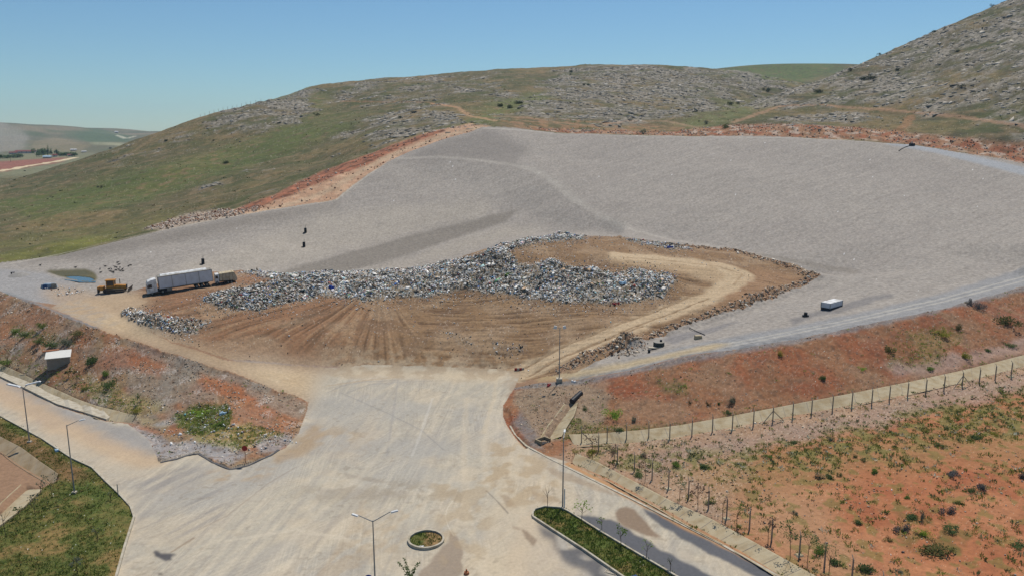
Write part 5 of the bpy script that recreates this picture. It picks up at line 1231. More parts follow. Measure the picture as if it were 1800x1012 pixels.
t = empty('water_tank', (x, y + .5, z), 0, 'dark round plastic tank on a pale slab beside the gravel road', 'tank')
MB().cyl((0, 0, -.1), (0, 0, .75), .92, .88, 20).build('shell', M['tank'], t)
MB().cyl((0, 0, .75), (0, 0, .82), .9, .9, 20).build('lid', M['grey'], t); MB().cyl((.35, .1, .8), (.35, .1, 1.1), .2, .2, 10).build('inlet', M['hdpe'], t)
tag(MB().box((x - .6, y - .35, z + .03), (2.4, .8, .16), -.1).build('concrete_slab', M['kerb']), 'pale concrete slab in front of the dark tank', 'slab')
x, y, z = at(1141, 619); tag(MB().cyl((x, y, z - .05), (x, y, z + .4), .22, .2, 10).cyl((x, y, z + .4), (x, y, z + .45), .24, .24, 10).build('drum', M['hdpe']), 'small black drum left of the dark tank', 'drum')
x, y, z = at(1227, 595); tag(MB().box((x, y, z + .25), (1.15, .8, .6), .1, (.95, .92)).box((x, y, z + .57), (1.0, .66, .05), .1).build('concrete_block', M['concrete']), 'grey concrete block on the gravel right of the tank', 'block')
def pipe(pts, r, name, label, cat='pipe', mat='hdpe', lift=.1):
    mb = MB(); w = [Vector(at(*q)) + Vector((0, 0, lift)) for q in pts]
    for a, b in zip(w[:-1], w[1:]): mb.cyl(a, b, r, r, 8)
    return tag(mb.build(name, M[mat]), label, cat)
pipe([(1212, 577), (1225, 583), (1239, 589)], .07, 'pipe', 'thin black pipe lying by the concrete block', mat='dark')
x, y, z = at(1416, 556); tag(MB().cyl((x, y, z - .05), (x, y, z + .28), .58, .55, 16).cyl((x, y, z + .28), (x, y, z + .75), .3, .3, 14).build('well_cap', M['hdpe']), 'black round well cap with a stub, left of the box cabin', 'well cap')
a_p, b_p = Vector(at(1005, 709)), Vector(at(1021, 693))
pp = empty('drain_pipe', a_p, 0, 'wide black pipe sticking out of the embankment above the chute', 'pipe')
MB().cyl((0, 0, .35), b_p - a_p + Vector((0, 0, .25)), .40, .40, 18).build('pipe_shell', M['hdpe'], pp); dn = (b_p - a_p).normalized()
MB().cyl(Vector((0, 0, .35)) - dn * .03, Vector((0, 0, .35)) - dn * .01, .32, .32, 18).build('pipe_mouth', M['dark'], pp)
x, y, z = at(954, 776); o = empty('culvert_head', (x, y, z), .7, 'broken concrete culvert head with a dark opening beside the yard', 'culvert')
MB().box((-.8, 0, .1), (.2, 1.2, .7)).box((.8, 0, .1), (.2, 1.2, .7)).box((0, .5, .1), (1.4, .2, .7)).build('wall', M['concbrown'], o); MB().box((0, -.1, -.05), (1.38, .98, .1)).build('opening', M['dark'], o)
x, y, z = at(1603, 257)
o = empty('pump', (x, y, z), 0, 'small dark pump with a hose on the far rim of the gravel basin', 'pump'); MB().box((0, 0, .5), (1.9, .8, .9), .1, (.9, .8)).build('body', M['dark'], o); MB().cyl((-.5, 0, .9), (-.5, 0, 1.3), .12, .1, 8).build('stack', M['dark'], o)
pipe([(1600, 257), (1592, 259), (1584, 263), (1580, 266)], .14, 'hose', 'dark hose trailing from the pump down the gravel', 'hose', 'dark')
for u, v, lb in [(357, 464, 'nearest of the three black gas well heads, right behind the white truck'), (534.5, 434, 'middle black gas well head on the basin floor'), (537, 409, 'farthest black gas well head below the left rim')]:
    x, y, z = at(u, v); o = empty('gas_well_head', (x, y, z), 0, lb, 'well head', 'gas well heads on the gravel')
    MB().cyl((0, 0, -.1), (0, 0, 1.25), .36, .34, 12).build('casing', M['hdpe'], o); MB().cyl((.05, 0, 1.2), (.12, 0, 2.0), .05, .04, 6).build('vent_pipe', M['dark'], o)
    MB().box((-.2, -.5, .05), (.7, .5, .12), .4).build('foot_plate', M['dark'], o)
# tarp heap near the pond
x, y, z = at(88, 506)
o = empty('tarp_heap', (x, y, z), .1, 'heap of boxes under a blue and white sheet beside the crest road', 'heap')
MB().box((0, 0, .45), (2.6, 1.4, 1.0), .1, (.8, .7)).box((-1.2, .2, .35), (1.0, 1.1, .8), -.4, (.6, .7)).build('sheet', M['tarp'], o); MB().box((.9, -.2, .5), (1.0, 1.0, .9), .5, (.9, .8)).build('crate', M['grey'], o); MB().box((-.6, -.75, .4), (.9, .15, .9), .2, (.8, 1)).build('blue_panel', M['dblue'], o)
x, y, z = at(34, 484); mbh = MB(); ring = [(x + 2.6 * math.cos(t_) * (1 + .1 * math.sin(3 * t_)), y + 2.2 * math.sin(t_), z - .15) for t_ in np.linspace(0, 6.28, 25)[:-1]]; ring2 = [(x + (p[0] - x) * .45, y + (p[1] - y) * .45, z + .55) for p in ring]
mbh.add(ring + ring2 + [(x, y, z + .75)], [(k, (k + 1) % 24, 24 + (k + 1) % 24, 24 + k) for k in range(24)] + [(24 + k, 24 + (k + 1) % 24, 48) for k in range(24)])
tag(mbh.build('gravel_heap', solid('heap_gravel', (156, 152, 146), .95, 2, .15, bump=.06), None, True), 'low grey gravel heap on the crest at the left edge', 'heap')
tag(MB().box((x - 1.6, y + .3, z + .62), (.7, .5, .12)).box((x - 1.9, y + .3, z + .4), (.08, .4, .5)).box((x - 1.3, y + .3, z + .4), (.08, .4, .5)).build('metal_frame', M['dark']), 'small dark metal frame on the low gravel heap', 'frame')
# plank on the pavement lamp
pipe([(24, 663), (45, 660)], .1, 'board', 'pale board lying across the drain by the left lamp', 'board', 'wood', .25)

# ------------------------------------------------------------------ birds by the pond
def bird_mesh():
    mb = MB(); rings = [(-.30, .02, .14), (-.18, .07, .16), (0, .11, .17), (.15, .08, .2), (.22, .045, .25), (.29, .045, .29), (.36, .012, .28)]
    for xk, r, zc in rings:
        for k in range(8):
            t = 6.283 * k / 8; mb.v.append((xk, r * math.cos(t), zc + r * math.sin(t)))
    for i in range(len(rings) - 1):
        for k in range(8): mb.f.append((i * 8 + k, i * 8 + (k + 1) % 8, (i + 1) * 8 + (k + 1) % 8, (i + 1) * 8 + k))
    mb.cyl((.02, .04, 0), (.02, .04, .1), .012, .012, 4); mb.cyl((.02, -.04, 0), (.02, -.04, .1), .012, .012, 4)
    return mb
b0 = None
for k, (u, v) in enumerate([(176, 474), (177, 480), (185, 469), (192, 474), (194, 478), (196, 474), (198, 479), (202, 470), (204, 476), (205, 471), (207, 462.5), (209, 466), (209, 475), (211, 471), (212, 477), (215.5, 474), (216, 477.5), (226, 469), (229.5, 467.5), (200, 480), (71, 467), (133, 471)]):
    if b0 is None: b0 = bird_mesh().build('bird', M['bird'], None, True); o = b0
    else: o = b0.copy(); COL.objects.link(o)
    o.location = at(u, v); o.rotation_euler = (0, 0, rnd.random() * 6.28); o.scale = (1.25,) * 3
    tag(o, 'small dark bird standing on the pale gravel right of the pond' if k < 20 else ('lone dark bird on the gravel left of the pond' if k == 20 else 'dark bird at the upper edge of the pond'), 'bird', 'birds on the gravel by the pond')

# ------------------------------------------------------------------ wire fence
xs = [(1022, 781), (1067, 779), (1101, 775), (1140, 773), (1177, 772), (1216, 766), (1252, 759), (1287, 755), (1324, 749), (1358, 743), (1393, 736), (1426, 730), (1463, 723), (1497, 716), (1532, 711), (1563, 705), (1595, 699), (1627, 693), (1659, 687), (1691, 680), (1721, 674), (1749, 668), (1777, 662), (1806, 655), (1836, 648), (1870, 640), (1905, 632)]
def fence(pts, name, label, H, braced, bent=.0):
    w = [Vector(at(*q)) for q in pts]; o = empty(name, w[0], 0, label, 'fence'); R = w[0]
    for i, p in enumerate(w):
        q = p - R; l = (rnd.random() - .5) * .12
        MB().box((q.x, q.y, q.z + H / 2 - .1), (.13, .13, H + .2), 0, (.8, .8)).cyl((q.x, q.y, q.z + H), (q.x + l, q.y + .32, q.z + H + .28), .045, .04, 5).build('post', M['post'], o)
        if i in braced:
            for j in (i - 1, i + 1):
                if 0 <= j < len(w):
                    d_v = (w[j] - p).normalized(); e = q + d_v * 1.7
                    MB().cyl((q.x, q.y, q.z + H * .8), (e.x, e.y, e.z + .05), .055, .055, 5).build('brace', M['post'], o)
        if i % 3 == 1: MB().box((q.x, q.y, q.z + .02), (.8, .7, .18), .3, (.7, .7)).build('footing', M['concrete'], o)
    wr = MB()
    for hh in (.35, .9, 1.45, 1.95, 2.15):
        for a, b in zip(w[:-1], w[1:]):
            a_2 = a - R; b_2 = b - R; wr.cyl((a_2.x, a_2.y, a_2.z + hh * H / 2.2), (b_2.x, b_2.y, b_2.z + hh * H / 2.2), .006, .006, 3, False)
    wr.build('wires', M['wire'], o)
    return o
fence(xs, 'wire_fence', 'concrete post and wire fence in front of the long drain across the slope', 2.15, {0, 9, 19})
fence([(1022, 781), (1052, 793), (1085, 814), (1115, 828), (1146, 843), (1175, 859), (1210, 876), (1245, 894), (1277, 911), (1317, 931), (1356, 951), (1405, 975), (1449, 996), (1497, 1020), (1550, 1050)][1:], 'wire_fence', 'concrete post and wire fence running beside the road on the right', 2.15, set())
# sparse posts along the skyline of the left hill
w = [Vector(at(u, v + 1.2)) for u, v in [(352, 201), (360, 198), (368, 195), (376, 192), (384, 190), (392, 187), (400, 184.5), (408, 182), (416, 179.5), (424, 177), (432, 174.5), (440, 172), (449, 169.5), (458, 167)]]
o = empty('ridge_fence', w[0], 0, 'line of thin posts along the skyline of the left hill', 'fence')
for p in w: q = p - w[0]; MB().cyl((q.x, q.y, q.z - .3), (q.x, q.y, q.z + 1.9), .1, .08, 4).build('post', M['post'], o)

# ------------------------------------------------------------------ bushes, saplings, trees
def leaf_cloud(mb, c, r, n, size, squash=.7, rs=None):
    rs = rs or rnd
    lob = [(Vector((rs.gauss(0, .45), rs.gauss(0, .45), abs(rs.gauss(.15, .35)))), .45 + .4 * rs.random()) for _ in range(6)]
    for _ in range(n):
        lc, lr = rs.choice(lob)
        d = Vector((rs.gauss(0, 1), rs.gauss(0, 1), rs.gauss(0, 1))).normalized() * lr * (rs.random() ** .35)
        p = lc + d
        p = Vector((c[0] + p.x * r[0], c[1] + p.y * r[1], c[2] + max(-.05, p.z * squash) * r[2] + .1 * r[2]))
        a = Vector((rs.gauss(0, 1), rs.gauss(0, 1), rs.gauss(0, 1))).normalized() * size * (.6 + .8 * rs.random()); b = a.orthogonal().normalized() * size * (.5 + .5 * rs.random())
        mb.add([p - a, p - b * .6, p + a, p + b * .6], [(0, 1, 2, 3)])
protos = {}
def bush(u, v, wpx, hpx, mat, label, group=None, cat='bush', name='bush'):
    x, y, z = at(u, v + hpx * .4)
    t = math.hypot(y, 40 - z); m = t / FPX
    key = (mat, rnd.randrange(3))
    if key not in protos:
        mb = MB(); leaf_cloud(mb, (0, 0, .1), (1, 1, 1.25), 420, .13)
        for _ in range(5): mb.cyl((0, 0, -.1), (rnd.gauss(0, .3), rnd.gauss(0, .3), .6), .04, .02, 4)
        me = bpy.data.meshes.new(name); me.from_pydata(mb.v, [], mb.f); me.update(); me.materials.append(LF[mat]); protos[key] = me
    o = bpy.data.objects.new(name, protos[key]); COL.objects.link(o)
    o.location = (x, y, z - .05); o.rotation_euler = (0, 0, rnd.random() * 6.28)
    R = wpx * m / 2 * .92; o.scale = (R, R, max(.25, hpx * m * .62))
    tag(o, label, cat, group); return o
G1, G2, G3 = 'dark bushes on the hillsides', 'bushes on the embankments', 'bushes in the red field'
for u, v, w_, h_, mt, lb in [
    (880, 184, 12, 9, 'juniper', 'leftmost of the three big dark bushes in the middle of the far hillside'), (896, 187, 13, 9, 'juniper', 'middle one of the three big dark bushes in the middle of the far hillside'), (914, 179, 18, 9, 'juniper', 'widest dark bush in the middle hillside cluster, upper right of its neighbours'),
    (911, 190.5, 6, 4, 'juniper', 'tiny dark bush below the cluster in the middle of the far hillside'), (932, 171, 8, 4, 'juniper', 'small dark bush at the rocks right above the middle hillside cluster'), (1004, 125, 7, 6, 'juniper', 'dark round bush just under the skyline of the far hill'), (1003, 130.5, 5, 3, 'juniper', 'tiny bush directly below the skyline bush of the far hill'),
    (1027, 148, 6, 4, 'juniper', 'left one of a pair of small bushes high on the rocky far hill'), (1034, 148.5, 6, 5, 'juniper', 'right one of a pair of small bushes high on the rocky far hill'), (1131, 232, 10, 10, 'grey', 'dusty grey bush right above the far rim of the gravel basin'),
    (1241, 215, 11, 8, 'grey', 'grey-green bush above the rim where the two hills meet'), (1274, 221, 13, 11, 'dull', 'taller green bush leaning at the red cutting above the rim'), (1286, 182, 11, 7, 'juniper', 'darker bush of the pair in the valley between the two hills'), (1296, 180, 8, 5, 'juniper', 'smaller bush of the pair in the valley between the two hills'),
    (1351, 158, 12, 9, 'juniper', 'dark bush on the flank of the far hill near the valley bottom'), (1442, 160, 15, 8, 'juniper', 'dark bush low on the right hill near its left edge'), (1519, 136, 14, 10, 'juniper', 'left bush of the large dark pair on the right hill'), (1535, 134, 17, 12, 'juniper', 'right and larger bush of the large dark pair on the right hill'),
    (1496, 122, 7, 7, 'juniper', 'small bush near the skyline of the right hill, left of the pair'), (1642, 55, 11, 5, 'juniper', 'low bush just below the skyline high on the right hill'), (1690, 151, 10, 8, 'juniper', 'single dark bush in the middle of the right hill'), (1684, 89, 10, 5, 'juniper', 'flat bush between pale rocks of the right hill'),
    (1577, 121, 8, 6, 'juniper', 'small dull bush right of the large pair on the right hill'), (1547, 95, 6, 5, 'juniper', 'tiny bush beneath the skyline of the right hill'), (1744, 10, 9, 5, 'juniper', 'topmost bush on the skyline of the right hill'), (558, 201, 8, 6, 'juniper', 'dark bush in the green saddle of the left hill'),
    (396, 284, 12, 8, 'juniper', 'round dark bush on the green slope of the left hill'), (375, 246, 4, 4, 'juniper', 'tiny bush between rocks on the left hill'), (704, 205, 7, 5, 'juniper', 'small bush among white rocks left of the basin top'), (636, 189, 5, 3, 'juniper', 'tiny bush on the grassy shoulder above the white rocks'),
    (291, 246, 7, 6, 'juniper', 'small dark bush near the upper edge of the left hill'), (195, 260, 6, 4, 'juniper', 'dark bush on the left skyline above the village road'), (172, 328, 6, 4, 'juniper', 'left half of a low bush pair on the wide green slope'), (178.5, 328, 6, 5, 'juniper', 'right half of a low bush pair on the wide green slope'),
    (44, 300, 4, 3, 'juniper', 'tiny bush where the village road meets the slope'), (106, 335, 4, 3, 'juniper', 'tiny bush low on the wide green slope'), (25, 316, 6, 3, 'juniper', 'flat bush at the far left of the slope'), (1460, 163, 6, 4, 'juniper', 'tiny bush right of the low bush on the right hill')]:
    bush(u, v, w_, h_, mt, lb, G1)
for u, v, w_, h_, mt, lb in [
    (75, 571, 15, 15, 'green', 'round green bush high on the left embankment'), (26, 579, 22, 12, 'green', 'wide green bush at the left end of the embankment'), (46, 586, 16, 12, 'dull', 'bush right of the wide one at the left end of the embankment'), (72, 597, 28, 12, 'dull', 'left part of the long dark thicket on the left embankment'),
    (95, 603, 28, 14, 'dull', 'middle of the long dark thicket on the left embankment'), (117, 601, 24, 13, 'grey', 'right part of the long dark thicket on the left embankment'), (140, 583, 26, 10, 'olive', 'sprawling bush near the top of the left embankment'), (160, 630, 26, 24, 'dull', 'tall bush right of the grey hut'),
    (12, 634, 34, 10, 'green', 'low green bush by the drain at the left edge'), (190, 672, 26, 18, 'dull', 'bushy clump on the lower left embankment above the drain end'), (185, 655, 16, 14, 'green', 'bush above the clump on the lower left embankment'), (242, 716, 22, 12, 'yellow', 'yellow grass clump at the end of the left drain'),
    (352, 724, 30, 8, 'bright', 'green weed patch at the lower left embankment corner'), (384, 744, 20, 11, 'green', 'dark green plant among white bags at the embankment foot'), (150, 682, 14, 6, 'green', 'small green plant over the middle of the left drain'),
    (1079, 726, 28, 20, 'bright', 'bright green round bush at the foot of the right embankment'), (1027, 717, 11, 9, 'dull', 'small bush beside the black pipe'), (1112, 735, 11, 9, 'grey', 'greyish bush right of the bright green one'), (1286, 702, 22, 12, 'grey', 'grey-green wide bush low on the right embankment'),
    (1244, 709, 7, 8, 'juniper', 'small dark bush left of the grey-green wide one'), (1264, 707, 7, 8, 'dull', 'small bush touching the grey-green wide one'), (1279, 723, 13, 9, 'dull', 'bush between the drain and the grey-green wide one'), (1214, 707, 6, 6, 'juniper', 'tiny dark bush on the red slope above the drain'), (1087, 752, 24, 7, 'dull', 'flat bush against the long drain near the fence corner'),
    (1371, 619, 12, 14, 'yellow', 'yellow-green bush high on the red embankment'), (1445, 661, 14, 13, 'dull', 'round dark green bush in the middle of the red embankment'), (1686, 573, 15, 14, 'olive', 'olive bush on the red embankment below the dark pair'), (1655, 583, 32, 14, 'yellow', 'spreading yellow bush on the red embankment'),
    (1703, 528, 14, 15, 'purple', 'left one of the dark purple pair at the top of the right embankment'), (1720, 536, 18, 16, 'purple', 'right one of the dark purple pair at the top of the right embankment'), (1695, 623, 20, 13, 'yellow', 'yellow-green bush above the drain at the right'), (1737, 614, 14, 8, 'dull', 'dull bush above the drain near the right edge'),
    (1564, 612, 18, 14, 'olive', 'loose green bush in the brown part of the red embankment'), (1515, 647, 13, 8, 'bright', 'fresh green bush above the middle of the long drain'), (1632, 646, 22, 8, 'green', 'flat green bush just above the drain on the right'), (1765, 561, 34, 22, 'olive', 'brownish green thicket on the right embankment near the edge'), (1775, 605, 22, 9, 'dull', 'low bush at the far right end above the drain')]:
    bush(u, v, w_, h_, mt, lb, G2)
for u, v, w_, h_, mt, lb in [
    (1677, 830, 24, 14, 'purple', 'grey-blue cushion bush, upper one of three in the red field'), (1726, 852, 20, 15, 'purple', 'grey-blue cushion bush, right one of three in the red field'), (1665, 893, 26, 16, 'purple', 'grey-blue cushion bush, lowest of three in the red field'), (1797, 833, 20, 14, 'purple', 'grey-blue bush cut by the right edge'),
    (1440, 836, 20, 12, 'grey', 'grey bush paired with a green one in the middle of the field'), (1460, 836, 16, 12, 'dull', 'green bush paired with a grey one in the middle of the field'), (1476, 832, 9, 10, 'dull', 'small dark bush right of the grey and green pair'), (1517, 806, 10, 10, 'dull', 'dark round bush at the upper edge of the bare red soil'), (1504, 800, 7, 9, 'dull', 'small upright bush left of the dark round one'),
    (1535, 826, 16, 13, 'green', 'green bush above the bare red patch'), (1651, 780, 16, 9, 'dull', 'green bush in the weedy strip below the fence'), (1717, 767, 18, 10, 'dull', 'wide bush in the weedy strip near the right edge'), (1705, 858, 16, 12, 'dull', 'green bush between two grey-blue cushions'), (1690, 882, 22, 9, 'green', 'flat green bush right of the lowest cushion'), (1592, 872, 13, 8, 'green', 'lone green bush on the bare red patch'),
    (1585, 925, 26, 14, 'purple', 'grey-blue bush beside the brightest green one'), (1626, 933, 26, 14, 'bright', 'brightest green bush in the lower red field'), (1601, 905, 26, 14, 'dull', 'dark green bush above the brightest one'), (1670, 927, 26, 16, 'dull', 'dark bush right of the brightest green one'), (1621, 907, 10, 20, 'grey', 'tall grey thistle between green bushes'),
    (1655, 966, 50, 16, 'olive', 'flat olive thicket low in the field'), (1507, 915, 18, 10, 'dull', 'green bush left of the dense lower group'), (1525, 994, 32, 20, 'dull', 'leafy bush at the bottom edge by the last fence posts'), (1582, 1002, 13, 9, 'grey', 'pale flowering cushion at the bottom edge'), (1397, 900, 11, 8, 'grey', 'pale cushion plant above the roadside fence'),
    (1440, 965, 24, 16, 'green', 'green bush growing through the roadside fence'), (1470, 985, 24, 16, 'dull', 'dark leafy bush at the foot of the roadside fence'), (1130, 797, 14, 9, 'grey', 'pale bush just inside the fence corner'), (1040, 790, 26, 9, 'yellow', 'yellow-green grass clump at the fence corner'), (1190, 812, 20, 10, 'green', 'green clump in the upper roadside strip'),
    (1240, 817, 22, 12, 'dull', 'leafy clump right of the green one in the roadside strip'), (1120, 832, 22, 11, 'dull', 'white-flecked bush at the roadside saplings'), (1248, 880, 20, 9, 'green', 'flat green bush by the roadside fence'), (1785, 955, 28, 12, 'dull', 'dark green bush near the lower right corner'), (1560, 945, 14, 8, 'olive', 'small olive bush on open red soil'), (1750, 760, 16, 9, 'yellow', 'yellow-flowered clump near the right edge'),
    (1395, 775, 16, 9, 'dull', 'dull clump in the stony strip of the field'), (1460, 770, 14, 8, 'grey', 'grey clump in the stony strip of the field'), (1350, 800, 15, 8, 'green', 'green clump where stones meet red soil')]:
    bush(u, v, w_, h_, mt, lb, G3)

def sapling(u, v, vtop, leaf, n, label, group, lean=0.0, name='sapling', spread=.28, lsz=.09):
    x, y, z = at(u, v); t = math.hypot(y, 40 - z); H = (v - vtop) * t / FPX / .94
    o = empty(name, (x, y, z), rnd.random() * 6.28, label, 'sapling', group)
    tk = MB().cyl((0, 0, -.1), (lean * H * .6, 0, H * .62), .035, .025, 5); br = []
    for k in range(6):
        a = rnd.random() * 6.28; h0 = H * (.4 + .35 * rnd.random()); e = (lean * H * .6 + math.cos(a) * H * spread * (.5 + .6 * rnd.random()), math.sin(a) * H * spread * (.5 + .6 * rnd.random()), h0 + H * (.25 + .1 * rnd.random()))
        tk.cyl((lean * h0, 0, h0), e, .018, .008, 4); br.append(e)
    tk.build('trunk', M['bark'], o)
    if n:
        lf = MB()
        for _ in range(n):
            e = rnd.choice(br); p = Vector(e) + Vector((rnd.gauss(0, .10), rnd.gauss(0, .10), rnd.gauss(0, .12))) * H * .6
            a = Vector((rnd.gauss(0, 1), rnd.gauss(0, 1), rnd.gauss(0, 1))).normalized() * lsz; b = a.orthogonal() * .6
            lf.add([p - a, p - b, p + a, p + b], [(0, 1, 2, 3)])
        lf.build('crown', LF[leaf], o)
    return o
ordn = ['first', 'second', 'third', 'fourth', 'fifth', 'sixth', 'seventh', 'eighth', 'ninth', 'tenth', 'eleventh', 'twelfth', 'thirteenth']
for k, (u, v, vt, lf_, n_) in enumerate([(962, 896, 851, 'dull', 0), (1022, 919, 878, 'bright', 60), (1058, 934, 912, 'green', 26), (1092, 960, 929, 'green', 60), (1136, 981, 953, 'bright', 60), (1178, 1004, 981, 'dull', 20)]):
    sapling(u, v, vt, lf_, n_, ['bare thin sapling at the blunt end of the long grass island', 'leafy sapling right of the lamp on the long grass island', 'nearly bare sapling, third along the long grass island', 'small leafy sapling in the middle of the long grass island', 'green sapling, fifth along the long grass island', 'last thin sapling of the long grass island at the bottom edge'][k], 'saplings on the long grass island', rnd.uniform(-.1, .1))
for k, (u, v, vt) in enumerate([(1041, 808, 764), (1079, 821, 787), (1134, 846, 806), (1194, 881, 846), (1227, 894, 859), (1270, 916, 876), (1295, 929, 890), (1350, 956, 914), (1389, 981, 926), (1419, 989, 938), (1457, 1009, 959)]):
    sapling(u, v, vt, 'reddish' if k in (0, 1, 2, 4, 5, 7) else 'dull', 100, ordn[k] + ' roadside sapling along the right fence, counted from the fence corner', 'saplings along the right road', rnd.uniform(-.08, .08), lsz=.085)
for k, (u, v, vt, lf_, n_, lb) in enumerate([(62, 906, 876, 'grey', 30, 'thin sapling on the lawn beside the light drain'), (11, 944, 888, 'grey', 30, 'tall leaning sapling at the left edge of the lawn'), (92, 874, 836, 'grey', 40, 'bushy sapling at the end of the stained drain'), (72, 866, 846, 'grey', 60, 'grey conifer seedling on the drain corner'),
                                             (36, 911, 888, 'dull', 40, 'little leafy sapling between the leaning one and the drain'), (136, 1008, 984, 'grey', 60, 'grey sapling in the lower lawn'), (195, 878, 864, 'grey', 30, 'small sapling near the lawn kerb'), (171, 952, 930, 'grey', 12, 'faint sapling in the middle of the lawn'),
                                             (121, 664, 650, 'juniper', 60, 'left one of the two dark saplings above the left drain'), (135, 670, 653, 'juniper', 60, 'right one of the two dark saplings above the left drain'), (247, 708, 692, 'dull', 90, 'small dark tree at the end of the left drain'), (13, 650, 612, 'olive', 12, 'thin stake-like sapling above the drain at the left edge')]):
    sapling(u, v, vt, lf_, n_, lb, 'saplings on the lawn and embankment', rnd.uniform(-.15, .15))
# drooping sapling at the bottom edge
x, y, z = at(722, 1050); H = 3.4
o = empty('sapling', (x, y, z), 0, 'drooping long-leaved sapling at the bottom edge of the yard', 'sapling')
tk = MB().cyl((0, 0, -.1), (0, 0, H * .5), .05, .035, 6); tips = [(-1.0, .2, H * .95), (-.55, .5, H * 1.02), (-.3, -.2, H * .9), (.75, .2, H * .95), (.35, .3, H * .75), (.1, -.3, H * .7)]
lf = MB()
for e in tips:
    s_ = Vector((0, 0, H * .4)); E = Vector(e); prev = s_
    for q in range(1, 7):
        f_ = q / 6; p = s_.lerp(E, f_) + Vector((0, 0, .35 * math.sin(f_ * 3.14))); tk.cyl(prev, p, .025 * (1.1 - f_), .02 * (1.1 - f_) + .003, 4); prev = p
        for _ in range(9):
            a = Vector((rnd.gauss(0, .6), rnd.gauss(0, .6), rnd.uniform(-.6, .9))).normalized() * .24; b = a.orthogonal().normalized() * .035
            lf.add([p, p + a * .5 - b, p + a, p + a * .5 + b], [(0, 1, 2, 3)])
tk.build('trunk', M['bark'], o); lf.build('crown', LF['dull'], o)
# loose coloured litter one can point at
for u, v, s_, mt, lb in [(98, 793, .5, 'tblue', 'crumpled pale blue bag on the lawn edge by the left road'), (390, 727, .55, 'tblue', 'teal bag among the weeds at the embankment corner'), (965, 677, .5, 'red', 'red rag near the foot of the floodlight mast'), (1008, 671, .5, 'white', 'white bag at the top of the slope right of the floodlight mast'),
                         (1177, 436, .9, 'blue', 'blue bag on the far rim of the mound'), (1095, 498, .9, 'tblue', 'pale blue sheet in the right part of the refuse'), (893, 483, .9, 'green', 'green sheet in the middle of the refuse'), (1084, 534, .6, 'red', 'red bag at the lower edge of the refuse'), (585, 505, .9, 'blue', 'deep blue bag in the left part of the refuse'), (742, 960, .3, 'white', 'white paper on the round island')]:
    x, y, z = at(u, v); mb = MB(); rs_ = random.Random(int(u * 7 + v))
    for _ in range(5):
        c_ = Vector((x + rs_.gauss(0, s_ * .4), y + rs_.gauss(0, s_ * .4), z + .15 * s_)); mb.box(c_, (s_ * rs_.uniform(.5, 1), s_ * rs_.uniform(.4, .9), s_ * rs_.uniform(.3, .7)), rs_.random() * 3, (rs_.uniform(.3, .8), rs_.uniform(.3, .8)))
    tag(mb.build('bag', M[mt]), lb, 'bag')

# ------------------------------------------------------------------ the village far off on the left
def ftree(u, v, wpx, hpx, label, poplar=False, Yd=None):
    p = at(u, v); m = math.hypot(p[0], p[1]) * 0 + p[1] / .98 / FPX
    o = empty('poplar_tree' if poplar else 'tree', p, rnd.random() * 6, label, 'tree', 'trees of the far village')
    H = hpx * m; R = wpx * m / 2
    MB().cyl((0, 0, -.5), (0, 0, H * .6), .35, .15, 6).build('trunk', M['bark'], o)
    mb = MB(); leaf_cloud(mb, (0, 0, H * .25), (R, R, H * .8), 260, max(.6, R * .22), .8); mb.build('crown', LF['dull'], o)
for u, v, w_, h_, lb, pl in [(65, 276, 14, 11, 'round tree at the left of the village grove', False), (77, 275, 16, 13, 'widest tree of the village grove', False), (84.5, 275, 5, 17, 'left poplar of the two tall ones in the village', True), (90, 275, 5, 16, 'right poplar of the two tall ones in the village', True), (99.5, 274, 5, 11, 'shorter poplar right of the tall pair', True),
                             (105, 275, 9, 7, 'bushy tree among the village houses', False), (117, 275, 14, 7, 'broad tree at the right end of the village', False), (131, 275, 10, 6, 'last tree of the village beside the road', False), (4, 279, 14, 7, 'first tree of the row at the left edge of the plain', False), (13, 279, 12, 6, 'second tree of the row at the left edge of the plain', False),
                             (24, 278, 14, 5, 'third low tree of the row on the plain', False), (36, 277, 13, 6, 'last tree of the row on the plain', False)]:
    ftree(u, v, w_, h_, lb, pl)
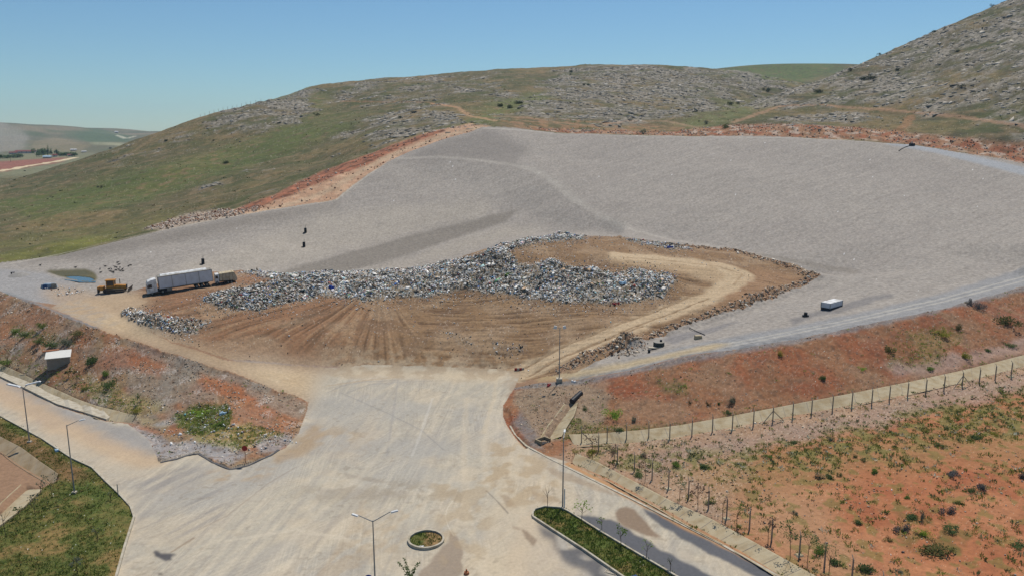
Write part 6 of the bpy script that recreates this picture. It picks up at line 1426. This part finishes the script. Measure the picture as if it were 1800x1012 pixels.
def house(u, v, wpx, hpx, roof, label, walls='plaster', name='house', rz=.2):
    p = at(u, v); m = p[1] / FPX; W = wpx * m; H = hpx * m
    o = empty(name, p, rz, label, 'building', 'buildings of the far village')
    D_ = min(W * .6, 10)
    MB().box((0, 0, H * .3), (W, D_, H * .62)).build('wall', M[walls], o)
    MB().extr([(-D_ / 2 - .4, H * .6), (0, H), (D_ / 2 + .4, H * .6)], -W / 2 - .4, W / 2 + .4).build('roof', M[roof], o).rotation_euler = (0, 0, -math.pi / 2)
    for k in range(max(1, int(W / 6))): MB().box((-W / 2 + (k + .5) * W / max(1, int(W / 6)), -D_ / 2 - .03, H * .35), (1.2, .06, H * .22)).build('window', M['glass'], o)
for a in [(45, 269.5, 30, 5, 'tred', 'long building with a dark red roof above the village'), (24, 271, 12, 4, 'tred', 'short dark red roofed building left of the long one'), (83.5, 278, 12, 4, 'tblue', 'low barn with a pale blue roof in front of the poplars'), (97, 276, 7, 5, 'tred', 'village house right of the poplars'),
          (110, 274, 8, 4, 'tred', 'village house with a dark roof between the trees'), (124, 275, 8, 4, 'tred', 'small house at the right end of the village'), (130, 265, 9, 3, 'white', 'white shed on the slope above the village'), (148, 268, 7, 2.5, 'white', 'small white shed farther right on the slope'), (205, 234, 5, 3, 'white', 'tiny white building on the far green hill')]:
    house(*a)
x, y, z = at(19, 285); o = empty('utility_pole', (x, y, z), 0, 'single utility pole standing in the far red field', 'pole'); MB().cyl((0, 0, -1), (0, 0, 5.5), .16, .12, 6).build('pole', M['bark'], o); MB().box((0, 0, 5.1), (1.6, .1, .12)).build('crossarm', M['bark'], o)

# ------------------------------------------------------------------ haze
hz = MB().box((0, 1790, (Z.min() - 1 + 175) / 2), (9800, 3620, 175 - Z.min() + 1)).build('haze', None)
hz['kind'] = 'stuff'
hm = bpy.data.materials.new('haze'); hm.use_nodes = True; hn = hm.node_tree; hn.nodes.clear()
ho = hn.nodes.new('ShaderNodeOutputMaterial'); hv = hn.nodes.new('ShaderNodeVolumePrincipled')
hv.inputs['Density'].default_value = 0.00010; hv.inputs['Color'].default_value = (.52, .74, .98, 1); hv.inputs['Anisotropy'].default_value = 0.2
hn.links.new(hv.outputs[0], ho.inputs['Volume']); hz.data.materials.append(hm)
hm.cycles.homogeneous_volume = True
